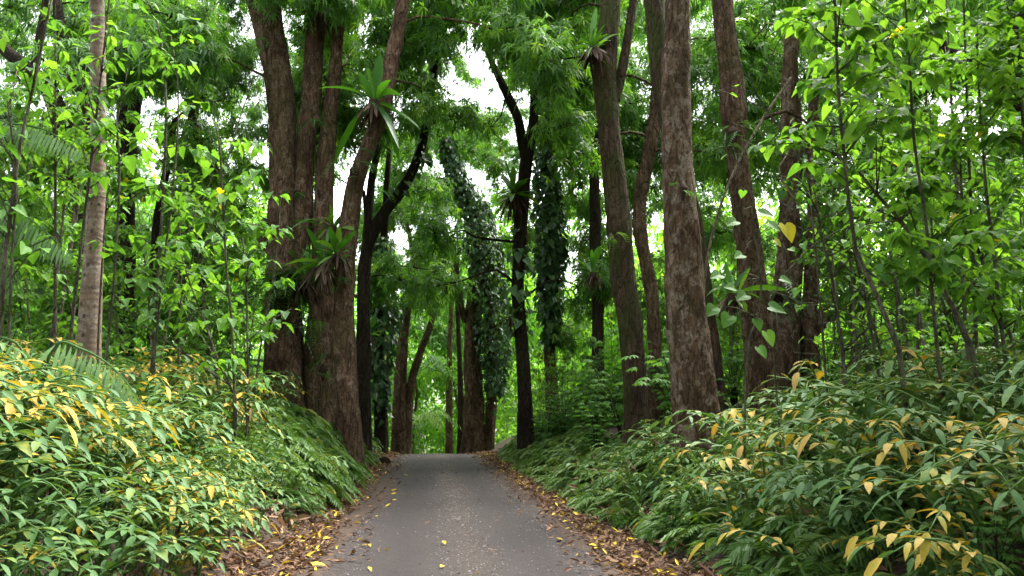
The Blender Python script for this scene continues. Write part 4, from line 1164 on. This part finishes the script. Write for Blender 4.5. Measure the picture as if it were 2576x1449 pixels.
GV = {s: [ginger_variant(s) for _ in range(n)] for s, n in ((0, 8), (1, 8), (2, 5))}
GM = {s: [(st.mesh('stem', [M_GINGER], True), lf.mesh('foliage', [M_GINGER], True), st.merged(), lf.merged()) for st, lf in v] for s, v in GV.items()}


def vis(x, y, z=.6, m=650):
    p = np.array([x, y, float(ground_z(x, y)) + z])
    if (p - CAM) @ FWD < .8: return False
    u, v = project(p)
    return -m < u < 2576 + m and v < 1700 + m


def ginger_state(x, y):
    nz = wob(x * 2.2 + 5, y * 2.2) + .25 * rng.normal()
    if x < 0:
        k = ((.36 if x < -3.4 else .12) if y < 9.5 else .16 if y < 13.5 else -.15) + nz * 1.0 - .05 - (.15 if x > -3 else 0)
        if x > -2.6 and y > 8: k -= .25
        if k > .95: return 2
        return 1 if k > .2 else 0
    k = nz * .9 + (.2 if (y < 6.5 and x < 5.5) else -.2 if y < 9.5 else -.45)
    if k > .62: return 2
    return 1 if k > .2 else 0


cand = []
for (x0, x1, y0, y1, dens) in [(-9.5, -1.85, 3.6, 10, 30), (-3.6, -1.95, 4, 9, 26), (-9.5, -1.85, 10, 19, 19), (2.8, 9.5, 4.6, 15, 13), (2.7, 5.5, 3.9, 6.5, 11)]:
    n = int((x1 - x0) * (y1 - y0) * dens)
    for _ in range(n):
        x, y = rng.uniform(x0, x1), rng.uniform(y0, y1)
        if not vis(x, y): continue
        if (x < 0 and x > -1.88 and y < 11) or (0 < x < (2.75 if y < 5.5 else 3.1) and y < 10): continue
        if x > 0 and rng.random() < .08: continue
        if x < 0 and (y > 12 and x > -2.6 - (y - 12) * .12): continue
        if not (x < 0 and y < 9.5) and wob(x * 2.6 - 4, y * 2.6 + 7) < -.33 and rng.random() < .8: continue
        if x < 0 and y < 8.6 and ((lambda q: ((q[0] - 235) / 170) ** 2 + ((q[1] - 965) / 75) ** 2)(project(np.array([x, y, float(ground_z(x, y)) + .5]))) < 1): continue
        if x < 0 and y > 14 and x > -5 and rng.random() < .5: continue
        if x > 0 and y > 9 and rng.random() < .25 + .07 * (y - 9): continue
        if x > 0 and abs(x - 4.45) < .55 and abs(y - 12.5) < .55: continue
        cand.append((x, y, ginger_state(x, y), math.hypot(x, y)))
cand.sort(key=lambda c: c[3])
SN = {0: 'green arching ginger stalk', 1: 'yellowing ginger stalk', 2: 'withered brown and yellow ginger stalk'}
rest = {-1: Acc(), 1: Acc()}
kept = 0
for (x, y, s, d) in cand:
    sd_ = -1 if x < 0 else 1
    lean = (0.0 if x < 0 else math.pi) + rng.normal(0, .75) - (.35 if x < 0 else -.35)
    sc = rng.uniform(.7, 1.15) * (.8 if -2.7 < x < 0 and y < 10 else (.85 if s == 2 else 1.25) if x > 3.6 and y < 11 else 1) * (1 + .35 * float(wob(x * 3.1 + 9, y * 3.1)))
    st_m, lf_m, st_g, lf_g = GM[s][rng.integers(0, len(GM[s]))]
    z = float(ground_z(x, y))
    if kept < 298 and vis(x, y, .6, 120):
        kept += 1
        lab = f"{SN[s]} with paired pointed leaves on the {'left' if x < 0 else 'right'} bank"
        r = thing('ginger_plant', (x, y, z), lab, 'ginger plant', f"{SN[s]}s on the {'left' if x < 0 else 'right'} bank")
        r.rotation_euler = (0, 0, lean); r.scale = (sc, sc, sc)
        obj('stem', st_m, r); obj('foliage', lf_m, r)
    else:
        M = rotz(lean) * sc
        for g in (st_g, lf_g): rest[sd_].add_merged(g, M, np.array([x, y, z]), rng.normal(0, .03))
print('ginger', len(cand), 'kept', kept)
for sd_, nm in ((-1, 'left'), (1, 'right')):
    if rest[sd_].n:
        tag(rest[sd_].build('ginger_undergrowth', [M_GINGER], smooth=True), f'mass of ginger leaves covering the upper {nm} bank', 'undergrowth', kind='stuff')


def fern_variant(n=12, L0=.62):
    a = Acc()
    for k in range(n):
        ph = k * 2.4 + rng.normal(0, .5); e = rng.uniform(.25, 1.2)
        L = L0 * rng.uniform(.7, 1.15)
        d = np.array([math.cos(ph) * math.cos(e), math.sin(ph) * math.cos(e), math.sin(e)])
        S = norm(np.cross(d, [0, 0, 1])); tn = np.clip(rng.normal(.45, .16), 0, .9)
        if rng.random() < .04: tn = .97
        m = 19
        t = np.linspace(.14, 1, m)
        Q = d * (t * L)[:, None]; Q[:, 2] -= L * .75 * t ** 2.2
        w = L * rng.uniform(.2, .34) * np.sin(np.clip(t * 2.75 + .3, 0, 3.05)) ** .8
        T = norm(np.gradient(Q, axis=0))
        for s in (1, -1):
            leaves(a, T_DIAM, Q, S * s + T * .45, np.array([0, 0, 1]) + .25 * rng.normal(size=(m, 3)), w * rng.uniform(.8, 1.1, m), rng.uniform(.03, .045, m) * L / .7, rng.uniform(.1, .5, m), tn + .09 * rng.normal(size=m))
        leaves(a, T_DIAM, Q[:-1], Q[1:] - Q[:-1], S + .01, np.linalg.norm(Q[1:] - Q[:-1], axis=1) * 1.6, .008, 0, tn * .7)
    return a


FV = [fern_variant() for _ in range(7)]
FM = [(a.mesh('fern', [M_FERN]), a.merged()) for a in FV]
fc = []
for (x0, x1, y0, y1, n) in [(-3.6, -1.65, 10.5, 19, 210), (-4.2, -1.75, 18, 27, 110), (2.55, 4.6, 6.5, 30, 460), (4.5, 12, 7, 19, 330), (-14, -4, 15, 24, 150), (2.65, 5, 3.0, 7, 50), (5, 9.5, 3.2, 9, 60), (-4.5, -2.0, 8, 11, 24), (-9, -4, 7, 14, 30), (3.0, 7.5, 18, 32, 160), (-7, -2, 22, 34, 90)]:
    for _ in range(n):
        x, y = rng.uniform(x0, x1), rng.uniform(y0, y1)
        if (x < 0 and x > -2.3 and y < 11) or (0 < x < 2.9 and y < 10): continue
        if vis(x, y, .4): fc.append((x, y, math.hypot(x, y)))
fc.sort(key=lambda c: c[2])
fr = Acc(); nf = 0
for i, (x, y, d) in enumerate(fc):
    z = float(ground_z(x, y)); s = rng.uniform(.7, 1.25)
    edge = min(abs(x + 1.7), abs(x - 2.6))
    if edge < .4: s *= .65 + edge * .8
    if -3.3 < x < -1.75 and 13 < y < 18.5: s *= 1.35
    me, mg = FM[rng.integers(0, 7)]
    if nf < 260 and vis(x, y, .4, 120):
        nf += 1
        o = obj('fern', me, None, (x, y, z)); o.scale = (s, s, s); o.rotation_euler = (rng.normal(0, .15), rng.normal(0, .15), rng.uniform(0, 6.28))
        sd2 = 'left bank beneath the big trunks' if x < 0 else 'right bank beside the road' if x < 4.6 else 'upper right bank under the saplings'
        tag(o, f'feathery green fern clump on the {sd2}', 'fern', f'ferns on the {sd2}')
    else:
        fr.add_merged(mg, rotz(rng.uniform(0, 6.28)) * s, np.array([x, y, z]), rng.normal(0, .08))
tag(fr.build('fern_undergrowth', [M_FERN]), 'mass of feathery ferns under the trees along the lane', 'undergrowth', kind='stuff')


# shrubs with fingered compound leaves
def shrub_variant():
    st, lf = Acc(), Acc()
    for k in range(9):
        ph = rng.uniform(0, 6.28); sp = rng.uniform(.2, .8); h = rng.uniform(.6, 1.6)
        e = np.array([math.cos(ph) * sp, math.sin(ph) * sp, h])
        C, r = tube(st, [[0, 0, -.05], e * [.35, .35, .6], e], [.014, .01, .005], seg=5, step=.2, rough=0)
        for j in range(9):
            b = C[rng.integers(len(C) // 3, len(C))]
            a2 = rng.uniform(0, 6.28); q = b + np.array([math.cos(a2), math.sin(a2), .35]) * rng.uniform(.08, .25)
            m = 7
            dd = a2 + np.linspace(-1.6, 1.6, m)
            D = np.stack([np.cos(dd), np.sin(dd), -.15 + 0 * dd], -1)
            l = rng.uniform(.12, .2)
            leaves(lf, T_LANCE, np.repeat(q[None], m, 0), D, [0, 0, 1], l * (1 - .25 * np.abs(np.linspace(-1, 1, m))), l * .3, .35, np.clip(rng.normal(.42, .16), 0, .8))
    return st.mesh('stem', [M_TWIG]), lf.mesh('foliage', [M_BROAD])


SV = [shrub_variant() for _ in range(5)]


def shrubs(n, x0, x1, y0, y1, label, group, s0=.7, s1=1.3):
    for _ in range(n):
        x, y = rng.uniform(x0, x1), rng.uniform(y0, y1)
        pu = project((x, y, float(ground_z(x, y)) + .6))[0]
        if 1480 < pu < 1680 and y < 18 and x > 0: continue
        if 1800 < pu < 2060 and y < 18 and x > 0: continue
        st, lf = SV[rng.integers(0, 5)]
        r = thing('shrub', (x, y, float(ground_z(x, y))), label, 'shrub', group)
        s = rng.uniform(s0, s1); r.scale = (s, s, s); r.rotation_euler = (0, 0, rng.uniform(0, 6.28))
        obj('stem', st, r); obj('foliage', lf, r)


shrubs(46, 3.6, 7.5, 14.5, 29, 'shrub of fingered leaves between the trunks on the right bank', 'shrubs on the right bank')
shrubs(14, 7.2, 11, 10, 15, 'shrub of fingered leaves behind the thickest right trunk', 'shrubs behind the thickest right trunk')
shrubs(40, -14, -4.2, 13, 25, 'low leafy shrub in the thicket on the left bank', 'shrubs on the left bank', .6, 1.1)

shrubs(46, -8, -2.0, 5, 14, 'small fingered seedling growing among the ginger on the left bank', 'seedlings among the left ginger', .3, .5)
shrubs(30, 2.9, 8, 4.5, 12, 'small fingered seedling growing among the ginger on the right bank', 'seedlings among the right ginger', .3, .5)

# ------------------------------------------------------------------ palms
def palm_frond(a, pts, L, tint, n=34, hang=.5):
    C, r = tube(a, pts, [.02, .016, .011, .005][:len(pts)] if len(pts) == 4 else np.linspace(.02, .005, len(pts)), seg=5, step=.06, rough=0, tint=tint)
    i = np.linspace(len(C) * .12, len(C) - 1, n).astype(int)
    T = norm(np.gradient(C, axis=0))[i]
    S = norm(np.cross(T, [0, 0, 1]))
    l = L * np.sin(np.linspace(.5, 2.9, n)) ** .7
    for s in (1, -1):
        leaves(a, T_LANCE, C[i], S * s + T * .6 + np.array([0, 0, -hang]) + .06 * rng.normal(size=(n, 3)), np.array([0, 0, 1]) + T * .3, l, .034 * L / .5, .35, tint + .08 * rng.normal(size=n))


f = at(95, 985, 8.4); f[2] = ground_z(f[0], f[1])
root = thing('young_palm', f, 'young palm with one long frond arching over the yellow ginger', 'palm')
for path, L in [([(95, 985), (130, 880), (210, 880), (300, 940), (385, 1060)], .58), ([(95, 985), (60, 900), (10, 850), (-60, 850)], .4)]:
    a = Acc(); pts = np.array([at(u, v, 8.4 - .1 * i) for i, (u, v) in enumerate(path)]) - f; pts[0] = [0, 0, -.05]
    palm_frond(a, pts, L, .55, 36, .9)
    a.build('frond', [M_PALM], root)
f = at(-150, 950, 10.5); f[2] = ground_z(f[0], f[1])
root = thing('palm', f, 'palm at the left edge with drooping feathery fronds', 'palm')
a = Acc(); tp = at(-140, 480, 10.5) - f
tube(a, [[0, 0, -.2], tp * .5 + [.05, 0, 0], tp], [.09, .075, .06], seg=14, step=.1, rough=.04)
a.build('trunk', [M_STICK], root, smooth=True)
for path in [[(-140, 480), (-40, 330), (90, 320), (205, 380)], [(-140, 480), (-60, 480), (60, 540), (180, 640)], [(-140, 480), (-100, 360), (-20, 300), (60, 330)], [(-140, 480), (-160, 380), (-260, 340), (-340, 420)], [(-140, 480), (-60, 540), (0, 620), (40, 720)]]:
    a = Acc(); palm_frond(a, np.array([at(u, v, 10.5 - .25 * i) for i, (u, v) in enumerate(path)]) - f, .5, .35, 40, .8)
    a.build('frond', [M_PALM], root)
f = at(1036, 1125, 45); f[2] = ground_z(f[0], f[1])
root = thing('small_palm', f, 'small pale palm at the far end of the lane', 'palm')
for k in range(7):
    ph = k * .9; a = Acc()
    d = np.array([math.cos(ph), math.sin(ph), 0])
    palm_frond(a, np.array([[0, 0, 0], d * .5 + [0, 0, 2.2], d * 1.6 + [0, 0, 2.9], d * 2.7 + [0, 0, 2.0]]), .9, .8, 24, .5)
    a.build('frond', [M_PALM], root)

# ------------------------------------------------------------------ small things on the road
lf_t = leaf_tpl([(0, 0, 0), (.2, .7, .12), (.5, 1, .2), (.8, .6, .1), (1, 0, 0)])
for (u, v, l, tn, ang, lab) in [(1113, 1438, .11, .95, 1.2, 'bright yellow fallen leaf on the asphalt at the bottom'), (993, 1263, .1, .9, .4, 'yellow leaf lying near the left road edge'),
                                (1052, 1150, .14, .9, 2.0, 'small yellow leaf on the crest of the road'), (887, 1416, .12, .2, 2.6, 'brown leaf on the asphalt near the bottom left edge'),
                                (1020, 1165, .13, .6, .9, 'pale leaf at the left edge near the crest'), (1180, 1150, .13, .7, 2.9, 'pale leaf at the right edge near the crest'),
                                (797, 1430, .2, .97, .2, 'large yellow leaf on the litter at the bottom left'), (775, 1305, .16, .95, 1.9, 'yellow leaf on the brown litter beside the left bank'),
                                (1395, 1300, .12, .92, .5, 'yellow leaf lying on the right road edge')]:
    d = RIGHT * (u * DSP - 512) / FPX + UP * (288 - v * DSP) / FPX + FWD
    p = CAM + d * (-CAM[2] / d[2])
    p = CAM + d * ((p[1]) / d[1]); z = float(surf_z(np.array(p[0]), np.array(p[1]))) + .02
    a = Acc(); leaves(a, lf_t, [[-l / 2 * math.cos(ang), -l / 2 * math.sin(ang), 0]], [[math.cos(ang), math.sin(ang), .12]], [[.15, -.2, 1]], l, l * .5, .15, tn)
    tag(a.build('fallen_leaf', [M_LITTER], loc=(p[0], p[1], z), smooth=True), lab, 'leaf')
d = RIGHT * (968 * DSP - 512) / FPX + UP * (288 - 1172 * DSP) / FPX + FWD
p = CAM + d * (-CAM[2] / d[2])
a = Acc()
tube(a, [[-.19, 0, .08], [-.12, .02, .1], [0, 0, .12], [.12, .01, .1], [.18, 0, .09]], [.02, .1, .13, .1, .02], seg=14, step=.03, rough=.12, tint=.1)
n = 26; ph = rng.uniform(0, 6.28, n)
leaves(a, T_DIAM, np.stack([rng.uniform(-.15, .15, n), .1 * np.cos(ph), .12 + .1 * np.sin(ph)], -1), np.stack([rng.choice([-1, 1], n), .4 * np.cos(ph), .4 * np.sin(ph)], -1), [0, 0, 1], .12, .02, .1, .35)
tag(a.build('coconut_husk', [M_DEAD], loc=(p[0], p[1], float(ground_z(p[0], p[1])))), 'dark brown husk lying at the left road edge before the crest', 'husk')
print('objects', len(bpy.data.objects))
